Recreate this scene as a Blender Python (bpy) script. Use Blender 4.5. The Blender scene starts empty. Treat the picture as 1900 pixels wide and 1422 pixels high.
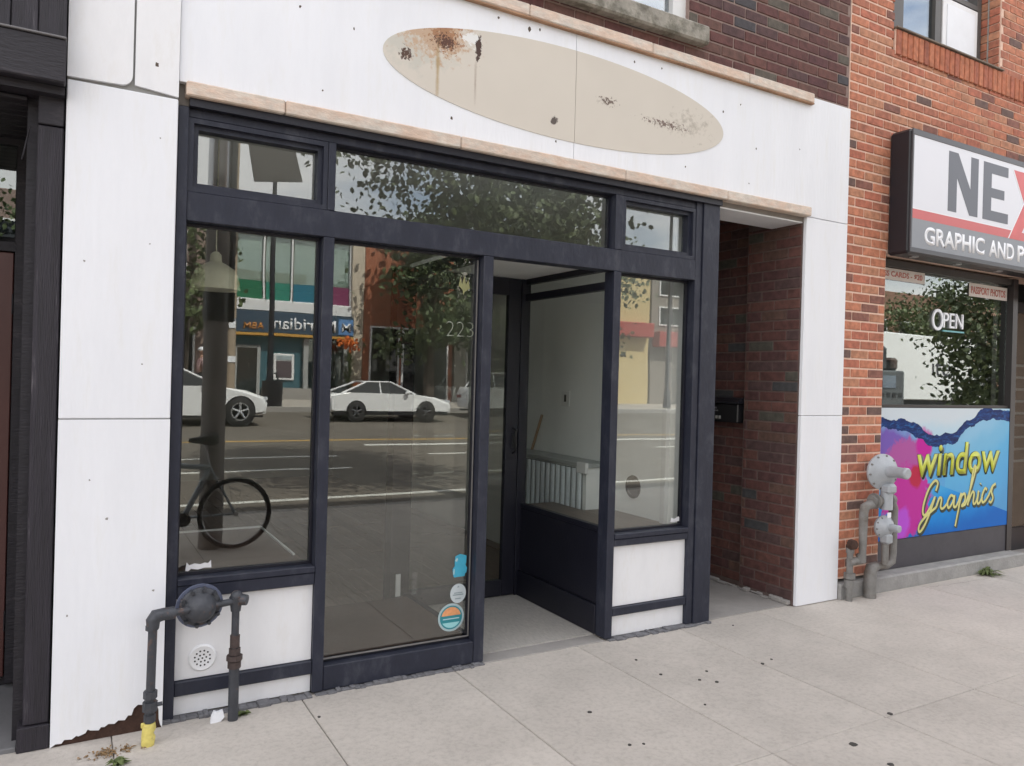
import bpy, bmesh, math, random
from mathutils import Vector, Matrix
random.seed(7)
S = bpy.context.scene
C = S.collection
R = math.radians

# ---------------------------------------------------------------- camera
cam_d = bpy.data.cameras.new('camera')
cam = bpy.data.objects.new('camera', cam_d); C.objects.link(cam); S.camera = cam
rot = Matrix(((0.86474799, -0.02258934, -0.50169775),
              (-0.50147034, 0.01521451, -0.86504105),
              (0.02717379, 0.99962905, 0.00182884)))
cam.matrix_world = Matrix.Translation((0, -3.770, 1.6)) @ rot.to_4x4()
cam_d.sensor_width = 36.0
cam_d.lens = 1421.4 / 1900 * 36
cam_d.shift_y = -5 / 1900
cam_d.clip_start = 0.05
cam_d.clip_end = 600

# ---------------------------------------------------------------- light
SUN_AZ, SUN_EL = R(20), R(52)          # azimuth measured from +Y towards +X
sd = Vector((math.sin(SUN_AZ) * math.cos(SUN_EL), math.cos(SUN_AZ) * math.cos(SUN_EL), math.sin(SUN_EL)))
w = bpy.data.worlds.new('World'); S.world = w; w.use_nodes = True
nt = w.node_tree; N = nt.nodes; L = nt.links
bg = N['Background']
sky = N.new('ShaderNodeTexSky'); sky.sky_type = 'NISHITA'; sky.sun_disc = False
sky.sun_elevation = SUN_EL; sky.sun_rotation = SUN_AZ
sky.air_density = 1.0; sky.dust_density = 1.5
tc = N.new('ShaderNodeTexCoord'); mp = N.new('ShaderNodeMapping'); mp.inputs['Scale'].default_value = (1, 1, 2.6)
nz = N.new('ShaderNodeTexNoise'); nz.inputs['Scale'].default_value = 2.3; nz.inputs['Detail'].default_value = 7; nz.inputs['Roughness'].default_value = .58
cr = N.new('ShaderNodeValToRGB'); cr.color_ramp.elements[0].position = .34; cr.color_ramp.elements[1].position = .56
mx = N.new('ShaderNodeMixRGB'); mx.inputs['Color2'].default_value = (8.9, 8.65, 8.65, 1)
L.new(tc.outputs['Generated'], mp.inputs['Vector']); L.new(mp.outputs['Vector'], nz.inputs['Vector'])
L.new(nz.outputs['Fac'], cr.inputs['Fac']); L.new(cr.outputs['Color'], mx.inputs['Fac'])
L.new(sky.outputs['Color'], mx.inputs['Color1']); L.new(mx.outputs['Color'], bg.inputs['Color'])
bg.inputs['Strength'].default_value = 0.14
sun_d = bpy.data.lights.new('sun', 'SUN'); sun_d.energy = 5.0; sun_d.angle = R(.6); sun_d.color = (1, .95, .87)
sun = bpy.data.objects.new('sun', sun_d); C.objects.link(sun)
sun.rotation_euler = sd.to_track_quat('Z', 'Y').to_euler(); sun.location = (0, 10, 30)
S.view_settings.view_transform = 'Standard'; S.view_settings.look = 'None'
S.view_settings.gamma = 1; S.view_settings.use_curve_mapping = False
S.view_settings.exposure = 1.1
S.render.engine = 'CYCLES'
cy = S.cycles
cy.use_denoising = True; cy.max_bounces = 10; cy.diffuse_bounces = 4; cy.glossy_bounces = 5
cy.transparent_max_bounces = 20; cy.caustics_reflective = False; cy.caustics_refractive = False
cy.sample_clamp_indirect = 8

# ---------------------------------------------------------------- materials
MATS = {}
def mat(name, col, rough=.6, metal=0.0, var=.12, scale=6.0, bump=.0, bscale=60.0, rnd=0.0, stretch=(1, 1, 1), col2=None, thr=(.45, .62), s2=8.0, spec=.5):
    """one procedural surface: base colour with two sizes of mottling, fine relief and optional second colour in patches"""
    if name in MATS: return MATS[name]
    m = bpy.data.materials.new(name); m.use_nodes = True; MATS[name] = m
    n = m.node_tree.nodes; l = m.node_tree.links; b = n['Principled BSDF']
    b.inputs['Roughness'].default_value = rough; b.inputs['Metallic'].default_value = metal
    b.inputs['Specular IOR Level'].default_value = spec
    t = n.new('ShaderNodeTexCoord'); mpg = n.new('ShaderNodeMapping'); mpg.inputs['Scale'].default_value = stretch
    l.new(t.outputs['Object'], mpg.inputs['Vector']); vec = mpg.outputs['Vector']
    if rnd:
        oi = n.new('ShaderNodeObjectInfo'); va = n.new('ShaderNodeVectorMath'); va.operation = 'ADD'
        ml = n.new('ShaderNodeMath'); ml.operation = 'MULTIPLY'; ml.inputs[1].default_value = 37
        l.new(oi.outputs['Random'], ml.inputs[0]); l.new(vec, va.inputs[0]); l.new(ml.outputs[0], va.inputs[1]); vec = va.outputs[0]
    nn = n.new('ShaderNodeTexNoise'); nn.inputs['Scale'].default_value = scale; nn.inputs['Detail'].default_value = 6; nn.inputs['Roughness'].default_value = .65
    l.new(vec, nn.inputs['Vector'])
    mr = n.new('ShaderNodeMapRange'); mr.inputs['From Min'].default_value = .25; mr.inputs['From Max'].default_value = .75
    mr.inputs['To Min'].default_value = 1 - var; mr.inputs['To Max'].default_value = 1 + var
    l.new(nn.outputs['Fac'], mr.inputs['Value'])
    val = mr.outputs['Result']
    if rnd:
        m2 = n.new('ShaderNodeMapRange'); m2.inputs['To Min'].default_value = 1 - rnd; m2.inputs['To Max'].default_value = 1 + rnd
        l.new(oi.outputs['Random'], m2.inputs['Value'])
        m3 = n.new('ShaderNodeMath'); m3.operation = 'MULTIPLY'; l.new(val, m3.inputs[0]); l.new(m2.outputs['Result'], m3.inputs[1]); val = m3.outputs[0]
    vm = n.new('ShaderNodeVectorMath'); vm.operation = 'SCALE'
    src = None
    if col2 is not None:
        n2 = n.new('ShaderNodeTexNoise'); n2.inputs['Scale'].default_value = s2; n2.inputs['Detail'].default_value = 7; n2.inputs['Roughness'].default_value = .7
        l.new(vec, n2.inputs['Vector'])
        r2 = n.new('ShaderNodeMapRange'); r2.inputs['From Min'].default_value = thr[0]; r2.inputs['From Max'].default_value = thr[1]
        l.new(n2.outputs['Fac'], r2.inputs['Value'])
        mc = n.new('ShaderNodeMixRGB'); mc.inputs['Color1'].default_value = (*col, 1); mc.inputs['Color2'].default_value = (*col2, 1)
        l.new(r2.outputs['Result'], mc.inputs['Fac']); l.new(mc.outputs['Color'], vm.inputs[0])
    else:
        vm.inputs[0].default_value = col
    l.new(val, vm.inputs['Scale']); l.new(vm.outputs['Vector'], b.inputs['Base Color'])
    if bump:
        bn = n.new('ShaderNodeTexNoise'); bn.inputs['Scale'].default_value = bscale; bn.inputs['Detail'].default_value = 5
        l.new(vec, bn.inputs['Vector'])
        bp = n.new('ShaderNodeBump'); bp.inputs['Strength'].default_value = bump; bp.inputs['Distance'].default_value = .01
        l.new(bn.outputs['Fac'], bp.inputs['Height']); l.new(bp.outputs['Normal'], b.inputs['Normal'])
    return m

MORT_P = None
def brick_mat(name, stops):
    """colour by piece: object random plus island random through a stepped ramp"""
    m = bpy.data.materials.new(name); m.use_nodes = True
    n = m.node_tree.nodes; l = m.node_tree.links; b = n['Principled BSDF']; b.inputs['Roughness'].default_value = .85
    oi = n.new('ShaderNodeObjectInfo'); ge = n.new('ShaderNodeNewGeometry')
    ad = n.new('ShaderNodeMath'); ad.operation = 'ADD'; fr = n.new('ShaderNodeMath'); fr.operation = 'FRACT'
    l.new(oi.outputs['Random'], ad.inputs[0]); l.new(ge.outputs['Random Per Island'], ad.inputs[1]); l.new(ad.outputs[0], fr.inputs[0])
    r = n.new('ShaderNodeValToRGB'); r.color_ramp.interpolation = 'CONSTANT'
    els = r.color_ramp.elements
    while len(els) < len(stops): els.new(.5)
    for e, (p, c) in zip(els, stops): e.position = p; e.color = (*c, 1)
    l.new(fr.outputs[0], r.inputs['Fac'])
    t = n.new('ShaderNodeTexCoord'); va = n.new('ShaderNodeVectorMath'); va.operation = 'ADD'
    ml = n.new('ShaderNodeMath'); ml.operation = 'MULTIPLY'; ml.inputs[1].default_value = 19
    l.new(fr.outputs[0], ml.inputs[0]); l.new(t.outputs['Object'], va.inputs[0]); l.new(ml.outputs[0], va.inputs[1])
    nn = n.new('ShaderNodeTexNoise'); nn.inputs['Scale'].default_value = 22; nn.inputs['Detail'].default_value = 6; l.new(va.outputs[0], nn.inputs['Vector'])
    mr = n.new('ShaderNodeMapRange'); mr.inputs['From Min'].default_value = .3; mr.inputs['From Max'].default_value = .7; mr.inputs['To Min'].default_value = .72; mr.inputs['To Max'].default_value = 1.25
    l.new(nn.outputs['Fac'], mr.inputs['Value'])
    vm = n.new('ShaderNodeVectorMath'); vm.operation = 'SCALE'; l.new(r.outputs['Color'], vm.inputs[0]); l.new(mr.outputs['Result'], vm.inputs['Scale'])
    l.new(vm.outputs['Vector'], b.inputs['Base Color'])
    bn = n.new('ShaderNodeTexNoise'); bn.inputs['Scale'].default_value = 90; l.new(va.outputs[0], bn.inputs['Vector'])
    bp = n.new('ShaderNodeBump'); bp.inputs['Strength'].default_value = .35; bp.inputs['Distance'].default_value = .004
    l.new(bn.outputs['Fac'], bp.inputs['Height']); l.new(bp.outputs['Normal'], b.inputs['Normal'])
    return m

def glass_mat(name, tint=(.955, .965, .955), r0=.05, r1=.75):
    m = bpy.data.materials.new(name); m.use_nodes = True
    n = m.node_tree.nodes; l = m.node_tree.links; n.clear()
    out = n.new('ShaderNodeOutputMaterial'); mixs = n.new('ShaderNodeMixShader')
    tr = n.new('ShaderNodeBsdfTransparent'); tr.inputs['Color'].default_value = (*tint, 1)
    gl = n.new('ShaderNodeBsdfGlossy'); gl.inputs['Roughness'].default_value = .0; gl.inputs['Color'].default_value = (.97, 1, .98, 1)
    lw = n.new('ShaderNodeLayerWeight'); lw.inputs['Blend'].default_value = .5
    pw = n.new('ShaderNodeMath'); pw.operation = 'POWER'; pw.inputs[1].default_value = 4
    mr = n.new('ShaderNodeMapRange'); mr.inputs['To Min'].default_value = r0; mr.inputs['To Max'].default_value = r1
    l.new(lw.outputs['Facing'], pw.inputs[0]); l.new(pw.outputs[0], mr.inputs['Value'])
    l.new(mr.outputs['Result'], mixs.inputs['Fac']); l.new(tr.outputs[0], mixs.inputs[1]); l.new(gl.outputs[0], mixs.inputs[2])
    # faint waviness of real plate glass
    t = n.new('ShaderNodeTexCoord'); nn = n.new('ShaderNodeTexNoise'); nn.inputs['Scale'].default_value = 1.6; nn.inputs['Detail'].default_value = 1
    bp = n.new('ShaderNodeBump'); bp.inputs['Strength'].default_value = .03; bp.inputs['Distance'].default_value = .02
    l.new(t.outputs['Object'], nn.inputs['Vector']); l.new(nn.outputs['Fac'], bp.inputs['Height']); l.new(bp.outputs['Normal'], gl.inputs['Normal'])
    l.new(mixs.outputs[0], out.inputs['Surface'])
    return m

GLASS = glass_mat('shop_glass', r0=.098, r1=.65)
GLASS2 = glass_mat('side_glass', r0=.03, r1=.5)
GLASSD = glass_mat('dark_pane_glass', tint=(.55, .6, .6), r0=.14, r1=.8)
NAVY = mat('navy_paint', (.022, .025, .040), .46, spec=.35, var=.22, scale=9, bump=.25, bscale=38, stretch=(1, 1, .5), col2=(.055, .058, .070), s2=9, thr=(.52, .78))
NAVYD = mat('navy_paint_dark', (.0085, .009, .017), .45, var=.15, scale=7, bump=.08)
WHITEP = mat('white_stucco', (.79, .805, .84), .62, var=.05, scale=1.3, bump=.16, bscale=9, stretch=(5, 5, .8), col2=(.70, .70, .685), s2=2.6, thr=(.52, .9))
WHITEB = mat('white_panel_board', (.78, .785, .80), .5, var=.05, scale=4, bump=.10, bscale=10, stretch=(3, 3, 1), col2=(.66, .65, .63), s2=4, thr=(.52, .85))
TRAV = mat('pink_trim_stone', (.62, .47, .37), .6, var=.22, scale=14, bump=.25, bscale=60, col2=(.60, .54, .47), s2=6, thr=(.40, .62), rnd=.05, stretch=(1, 1, 2.5))
TRAVD = mat('stone_joint_dirt', (.16, .12, .10), .9)
MORT_R = mat('red_wall_mortar', (.74, .53, .42), .9, var=.12, scale=14, bump=.25, bscale=120)
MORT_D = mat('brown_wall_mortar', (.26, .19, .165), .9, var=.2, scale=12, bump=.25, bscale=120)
BR_RED = brick_mat('orange_red_brick', [(0, (.44, .165, .095)), (.2, (.48, .19, .11)), (.4, (.38, .145, .09)), (.58, (.45, .21, .125)), (.75, (.42, .145, .09)), (.88, (.14, .085, .072)), (.95, (.23, .10, .075))])
BR_DRK = brick_mat('dark_brown_brick', [(0, (.105, .042, .038)), (.25, (.13, .055, .045)), (.45, (.09, .036, .037)), (.62, (.12, .06, .048)), (.78, (.085, .045, .045)), (.9, (.10, .085, .068)), (.96, (.06, .055, .06))])
BR_SOL = brick_mat('soldier_course_brick', [(0, (.40, .135, .07)), (.3, (.44, .16, .085)), (.6, (.36, .12, .07)), (.9, (.30, .10, .06))])
CONC = mat('pavement_concrete', (.475, .438, .395), .86, var=.13, scale=2.4, bump=.3, bscale=120, rnd=.06, col2=(.395, .362, .325), s2=40, thr=(.46, .68))
JOINTP = mat('pier_joint_grey', (.30, .30, .29), .9)
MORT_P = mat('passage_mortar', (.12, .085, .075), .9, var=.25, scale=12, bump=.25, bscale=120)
BEADM = mat('dirty_mortar_bead', (.14, .14, .15), .9, var=.4, scale=30, bump=.5, bscale=80)
JOINTM = mat('pavement_joint', (.22, .20, .18), .95)
CONC2 = mat('old_concrete', (.30, .285, .27), .88, var=.14, scale=5, bump=.3, bscale=90)
CONCD = mat('grey_step_concrete', (.17, .17, .175), .85, var=.14, scale=4, bump=.2, bscale=90)
ENTRY = mat('entry_floor', (.42, .40, .37), .75, var=.28, scale=14, bump=.4, bscale=40, stretch=(14, 1.5, 1))
GREYW = mat('interior_grey_wall', (.58, .60, .56), .8, var=.06, scale=2)
WHITEC = mat('interior_white', (.80, .82, .80), .6, var=.05, scale=3)
TRIMW = mat('white_trim', (.72, .73, .72), .5, var=.03)
BROWNF = mat('brown_floor', (.080, .048, .036), .38, var=.22, scale=7, stretch=(1.2, 9, 1), bump=.05)
BROWNF2 = mat('taupe_floor', (.19, .145, .115), .42, var=.3, scale=6, stretch=(9, 1.2, 1), bump=.05, rnd=.25)
DKWOOD = mat('dark_stained_wood', (.020, .017, .024), .62, var=.5, scale=6, stretch=(6, 6, .35), bump=.7, bscale=40, col2=(.15, .14, .15), s2=6, thr=(.62, .82))
DKWOODH = mat('dark_wood_plain', (.014, .012, .017), .6, var=.35, scale=5, stretch=(.5, 2, 2), bump=.4, bscale=50, col2=(.06, .05, .055), s2=5, thr=(.58, .8))
REDDOOR = mat('maroon_door', (.085, .032, .028), .38, var=.2, scale=4, stretch=(2, 2, .4))
BLACK = mat('black_plastic', (.012, .012, .014), .4, var=.1)
BLACKM = mat('black_sign_metal', (.016, .016, .021), .35, var=.12, scale=4)
PIPE = mat('dark_grey_pipe', (.050, .054, .064), .5, metal=.15, var=.25, scale=18, bump=.3, bscale=90, col2=(.14, .075, .05), s2=16, thr=(.56, .70))
PIPEG = mat('grey_meter_paint', (.38, .405, .43), .5, metal=.1, var=.14, scale=14, bump=.15, bscale=80)
PIPEG2 = mat('weathered_grey_pipe', (.20, .195, .185), .6, metal=.1, var=.2, scale=18, bump=.3, bscale=90, col2=(.14, .12, .10), s2=12, thr=(.5, .7))
RUST = mat('rust', (.05, .024, .016), .9, var=.4, scale=25, bump=.6, bscale=60)
YELLOW = mat('yellow_tape', (.68, .58, .16), .6, var=.2, scale=20, bump=.6, bscale=60, col2=(.30, .24, .12), s2=26, thr=(.55, .68))
ASPH = mat('asphalt', (.135, .118, .098), .88, var=.2, scale=.8, bump=.3, bscale=90)
PAINTW = mat('road_paint_white', (.62, .62, .58), .7, var=.12, scale=3)
PAINTY = mat('road_paint_yellow', (.55, .34, .08), .7, var=.12, scale=3)
CARW = mat('white_car_paint', (.80, .81, .82), .18, var=.01)
RUBBER = mat('tyre_rubber', (.016, .016, .017), .7)
RIM = mat('alloy_rim', (.55, .56, .58), .3, metal=.7)
CARG = mat('car_window_dark', (.012, .014, .016), .06, spec=.8)
LEAF = mat('leaf_green', (.085, .115, .045), .5, var=.3, scale=1.2, col2=(.11, .14, .05), s2=2, thr=(.4, .6))
LEAF2 = mat('leaf_deep_green', (.062, .088, .036), .55, var=.3, scale=1.2, col2=(.085, .11, .042), s2=2, thr=(.4, .6))
BARK = mat('bark', (.07, .055, .045), .9, var=.3, scale=14, bump=.6, bscale=40)
POLEM = mat('wooden_pole_dark', (.27, .245, .23), .85, var=.3, scale=10, stretch=(2, 2, .3), bump=.4, bscale=50)
STEEL = mat('bare_steel', (.5, .5, .52), .28, metal=.9, var=.08)
TEAL = mat('teal_panel', (.045, .12, .15), .5, var=.08)
BEIGE = mat('beige_render', (.58, .50, .40), .75, var=.06)
CREAM = mat('cream_enamel', (.80, .80, .60), .35, var=.05)
PAPER = mat('white_paper', (.82, .84, .88), .7, var=.05)
BRFAR = mat('far_brick_wall', (.36, .13, .07), .85, var=.14, scale=2)
LETG = mat('slate_lettering', (.115, .125, .15), .45, var=.03)
LETW = mat('white_lettering', (.80, .81, .84), .45, var=.01)
SIGNW = mat('sign_white_face', (.70, .71, .76), .35, var=.02, scale=1)
SIGNR = mat('sign_red', (.56, .11, .11), .4, var=.04)
SIGNG = mat('sign_grey', (.235, .25, .275), .4, var=.04)

# ---------------------------------------------------------------- mesh building
class MB:
    def __init__(s): s.bm = bmesh.new()
    def _faces(s, vs, fs):
        v = [s.bm.verts.new(p) for p in vs]
        r = []
        for f in fs:
            try: r.append(s.bm.faces.new([v[i] for i in f]))
            except ValueError: pass
        return v, r
    def box(s, x0, x1, y0, y1, z0, z1, b=0.0):
        x0, x1 = min(x0, x1), max(x0, x1); y0, y1 = min(y0, y1), max(y0, y1); z0, z1 = min(z0, z1), max(z0, z1)
        vs = [(x, y, z) for z in (z0, z1) for y in (y0, y1) for x in (x0, x1)]
        v, f = s._faces(vs, [(0, 2, 3, 1), (4, 5, 7, 6), (0, 1, 5, 4), (2, 6, 7, 3), (0, 4, 6, 2), (1, 3, 7, 5)])
        if b > 0:
            es = list({e for q in f for e in q.edges})
            bmesh.ops.bevel(s.bm, geom=es, offset=min(b, .45 * min(x1 - x0, y1 - y0, z1 - z0)), segments=1, affect='EDGES')
        return s
    def cone(s, p0, p1, r0, r1=None, n=14, cap=True):
        p0 = Vector(p0); p1 = Vector(p1); r1 = r0 if r1 is None else r1
        a = (p1 - p0).normalized(); u = a.orthogonal().normalized(); w_ = a.cross(u)
        ring = lambda p, r: [tuple(p + (u * math.cos(2 * math.pi * k / n) + w_ * math.sin(2 * math.pi * k / n)) * r) for k in range(n)]
        vs = ring(p0, r0) + ring(p1, r1)
        fs = [(k, (k + 1) % n, n + (k + 1) % n, n + k) for k in range(n)]
        if cap: fs += [tuple(range(n))[::-1], tuple(range(n, 2 * n))]
        s._faces(vs, fs); return s
    def tube(s, pts, r, n=10, cap=True):
        pts = [Vector(p) for p in pts]; rr = r if isinstance(r, (list, tuple)) else [r] * len(pts)
        u = None; vs = []
        for i, p in enumerate(pts):
            t = (pts[min(i + 1, len(pts) - 1)] - pts[max(i - 1, 0)]).normalized()
            u = t.orthogonal().normalized() if u is None else (u - t * u.dot(t)).normalized()
            w_ = t.cross(u)
            vs += [tuple(p + (u * math.cos(2 * math.pi * k / n) + w_ * math.sin(2 * math.pi * k / n)) * rr[i]) for k in range(n)]
        fs = []
        for i in range(len(pts) - 1):
            for k in range(n):
                fs.append((i * n + k, i * n + (k + 1) % n, (i + 1) * n + (k + 1) % n, (i + 1) * n + k))
        if cap: fs += [tuple(range(n))[::-1], tuple(range((len(pts) - 1) * n, len(pts) * n))]
        s._faces(vs, fs); return s
    def lathe(s, prof, c, ax=(0, 0, 1), n=24):
        """prof: list of (radius, distance along the axis)"""
        c = Vector(c); a = Vector(ax).normalized(); u = a.orthogonal().normalized(); w_ = a.cross(u); vs = []; fs = []
        for r, h in prof:
            vs += [tuple(c + a * h + (u * math.cos(2 * math.pi * k / n) + w_ * math.sin(2 * math.pi * k / n)) * max(r, 1e-4)) for k in range(n)]
        for i in range(len(prof) - 1):
            for k in range(n): fs.append((i * n + k, i * n + (k + 1) % n, (i + 1) * n + (k + 1) % n, (i + 1) * n + k))
        fs += [tuple(range(n))[::-1], tuple(range((len(prof) - 1) * n, len(prof) * n))]
        s._faces(vs, fs); return s
    def prism(s, poly, y0, y1, plane='xz'):
        n = len(poly)
        f = {'xz': lambda p, d: (p[0], d, p[1]), 'xy': lambda p, d: (p[0], p[1], d), 'yz': lambda p, d: (d, p[0], p[1])}[plane]
        vs = [f(p, y0) for p in poly] + [f(p, y1) for p in poly]
        fs = [tuple(range(n)), tuple(range(n, 2 * n))[::-1]] + [(k, n + k, n + (k + 1) % n, (k + 1) % n) for k in range(n)]
        s._faces(vs, fs); return s
    def poly(s, pts): s._faces(pts, [tuple(range(len(pts)))]); return s
    def ball(s, c, r, sc=(1, 1, 1), n=12):
        c = Vector(c); vs = []; fs = []; m_ = n // 2
        for i in range(m_ + 1):
            th = math.pi * i / m_
            for k in range(n):
                ph = 2 * math.pi * k / n
                vs.append((c.x + r * sc[0] * math.sin(th) * math.cos(ph), c.y + r * sc[1] * math.sin(th) * math.sin(ph), c.z + r * sc[2] * math.cos(th)))
        for i in range(m_):
            for k in range(n): fs.append((i * n + k, (i + 1) * n + k, (i + 1) * n + (k + 1) % n, i * n + (k + 1) % n))
        s._faces(vs, fs); bmesh.ops.remove_doubles(s.bm, verts=s.bm.verts, dist=1e-5); return s
    def mesh(s, name, m, smooth=0):
        bmesh.ops.recalc_face_normals(s.bm, faces=s.bm.faces)
        me = bpy.data.meshes.new(name); s.bm.to_mesh(me); s.bm.free()
        if m is not None: me.materials.append(m)
        if smooth:
            me.polygons.foreach_set('use_smooth', [True] * len(me.polygons))
            me.set_sharp_from_angle(angle=R(smooth))
        return me
    def build(s, name, m, parent=None, smooth=0, **kw):
        return link(name, s.mesh(name, m, smooth), parent, **kw)

WO = {}
def tag(o, label=None, cat=None, group=None, kind=None):
    if label: o['label'] = label
    if cat: o['category'] = cat
    if group: o['group'] = group
    if kind: o['kind'] = kind
    return o
def link(name, data, parent=None, at=(0, 0, 0), **kw):
    o = bpy.data.objects.new(name, data); C.objects.link(o)
    at = Vector(at); base = WO.get(parent.name, Vector()) if parent else Vector()
    if parent: o.parent = parent
    o.location = at - base; WO[o.name] = at
    return tag(o, **kw)
def thing(name, label, cat, at=(0, 0, 0), group=None, rz=0):
    o = link(name, None, None, at=at, label=label, cat=cat, group=group); o.empty_display_size = .2
    if rz: o.rotation_euler.z = rz; WO[o.name] = Vector()
    return o
def local(o): WO[o.name] = Vector(); return o       # children use the thing's own coordinates
def text_mesh(body, w_, h_, depth, m, name='lettering', shear=0, off=0.0, flip=False):
    """lettering fitted into w_ x h_, lower left corner at the origin, standing in the xz plane, facing -y"""
    cu = bpy.data.curves.new(name, 'FONT'); cu.body = body; cu.shear = shear; cu.offset = off; cu.extrude = .0
    to = bpy.data.objects.new(name, cu); C.objects.link(to)
    me = bpy.data.meshes.new_from_object(to.evaluated_get(bpy.context.evaluated_depsgraph_get()))
    bpy.data.objects.remove(to); bpy.data.curves.remove(cu)
    xs = [v.co.x for v in me.vertices]; ys = [v.co.y for v in me.vertices]
    sx = w_ / (max(xs) - min(xs)); sy = h_ / (max(ys) - min(ys)); x0, y0 = min(xs), min(ys)
    bm = bmesh.new(); bm.from_mesh(me); bpy.data.meshes.remove(me)
    r = bmesh.ops.extrude_face_region(bm, geom=list(bm.faces))
    for v in r['geom']:
        if isinstance(v, bmesh.types.BMVert): v.co.z = -1
    for v in bm.verts:
        x = (v.co.x - x0) * sx; z = (v.co.y - y0) * sy; back = v.co.z < -.5
        if flip: x = w_ - x
        v.co = Vector((x, 0 if back else depth, z))
    bmesh.ops.recalc_face_normals(bm, faces=bm.faces)
    m_ = bpy.data.meshes.new(name); bm.to_mesh(m_); bm.free(); m_.materials.append(m)
    return m_
CAM = Vector((0, -3.77, 1.6))
def copy_tree(o, parent=None):
    c = o.copy(); C.objects.link(c); WO[c.name] = WO.get(o.name, Vector()).copy()
    if parent: c.parent = parent
    for ch in list(o.children): copy_tree(ch, c)
    return c
# ---------------------------------------------------------------- ground
PV = link('pavement', MB().box(-14, 40, -5.2, 0.9, -.14, -.012).mesh('pavement', JOINTM), kind='structure')
xs = [-14, -10.2, -7.2, -5.0, -3.1, -2.28, -1.46, -.63, .2, 1.03, 1.862, 2.694, 3.491, 4.257, 5.12, 6.07, 6.95, 7.8, 8.65, 9.5, 11.2, 13, 16, 20, 25, 32, 40]
ys = [0.9, -1.475, -2.9, -4.3, -5.05]
slabs = {}
for i in range(len(xs) - 1):
    for j in range(len(ys) - 1):
        W_, D_ = xs[i + 1] - xs[i], ys[j] - ys[j + 1]
        k = (round(W_, 3), round(D_, 3))
        if k not in slabs: slabs[k] = MB().box(-W_ / 2 + .002, W_ / 2 - .002, -D_ / 2 + .002, D_ / 2 - .002, -.06, 0, .004).mesh('paving_slab', CONC)
        link('paving_slab', slabs[k], PV, at=((xs[i] + xs[i + 1]) / 2, (ys[j] + ys[j + 1]) / 2, random.uniform(-.0008, .0008)))
rjc = random.Random(21)
for (xa, ya, xb, yb_, nn_) in [(6.1, -.12, 6.9, -.16, 12)]:
    q = MB(); pts_ = [(xa + (xb - xa) * k / nn_ + rjc.gauss(0, .012), ya + (yb_ - ya) * k / nn_ + rjc.gauss(0, .012)) for k in range(nn_ + 1)]
    q.tube([(p[0], p[1], .0002) for p in pts_], [.0012 + .0008 * rjc.random() for _ in pts_], 4); q.build('hairline_crack', JOINTM, PV)
MB().box(-14, 40, -5.2, -5.053, -.3, 0.0, .015).build('kerb', CONC2, PV)
# road rises gently to the other side
def rz(y): return -.15 + max(0, (-y - 5.2)) * .034
RD = link('road', MB().prism([(-5.19, -.15), (-20.3, rz(-20.3)), (-20.3, -1), (-5.19, -1)], -60, 90, 'yz').mesh('road', ASPH), kind='structure')
def marking(name, x0, x1, y, w_, m):
    a, b_ = rz(y) + .005, rz(y - w_) + .005
    q = MB(); q._faces([(x0, y, a), (x1, y, a), (x1, y - w_, b_), (x0, y - w_, b_), (x0, y, a - .004), (x1, y, a - .004), (x1, y - w_, b_ - .004), (x0, y - w_, b_ - .004)],
                       [(0, 1, 2, 3), (4, 7, 6, 5), (0, 4, 5, 1), (1, 5, 6, 2), (2, 6, 7, 3), (3, 7, 4, 0)])
    q.build(name, m, RD)
marking('parking_line', -40, 60, -6.4, .12, PAINTW)
marking('gutter_strip', -60, 90, -5.25, .4, CONC2)
marking('bay_mark', .8, 4.3, -8.9, .12, PAINTW)
for x in (1.5, 6.4, 12.4, 18.4): marking('lane_dash', x, x + 3, -10.4, .12, PAINTW)
marking('stop_bar', 5.6, 16, -11.9, .22, PAINTW)
marking('centre_line', -60, 90, -12.9, .12, PAINTY)
zf = rz(-20.3) + .15
FP = link('far_pavement', MB().prism([(-20.3, zf), (-26, zf + .13), (-26, -1), (-20.3, -1)], -60, 90, 'yz').mesh('far_pavement', CONC), kind='structure')
MB().box(-60, 90, -20.3, -20.15, -1, zf + .003, .01).build('far_kerb', CONC2, FP)
GR = link('ground', MB().box(-400, 400, -400, 400, -2, -1.0).mesh('ground', ASPH), kind='structure')
YD = link('back_ground', MB().box(-60, 90, .9, 40, -.9, -.03).mesh('back_ground', CONC2), kind='structure')
YF = link('far_ground', MB().box(-120, 160, -120, -26.01, -.99, zf + .12).mesh('far_ground', CONC2), kind='structure')

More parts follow.
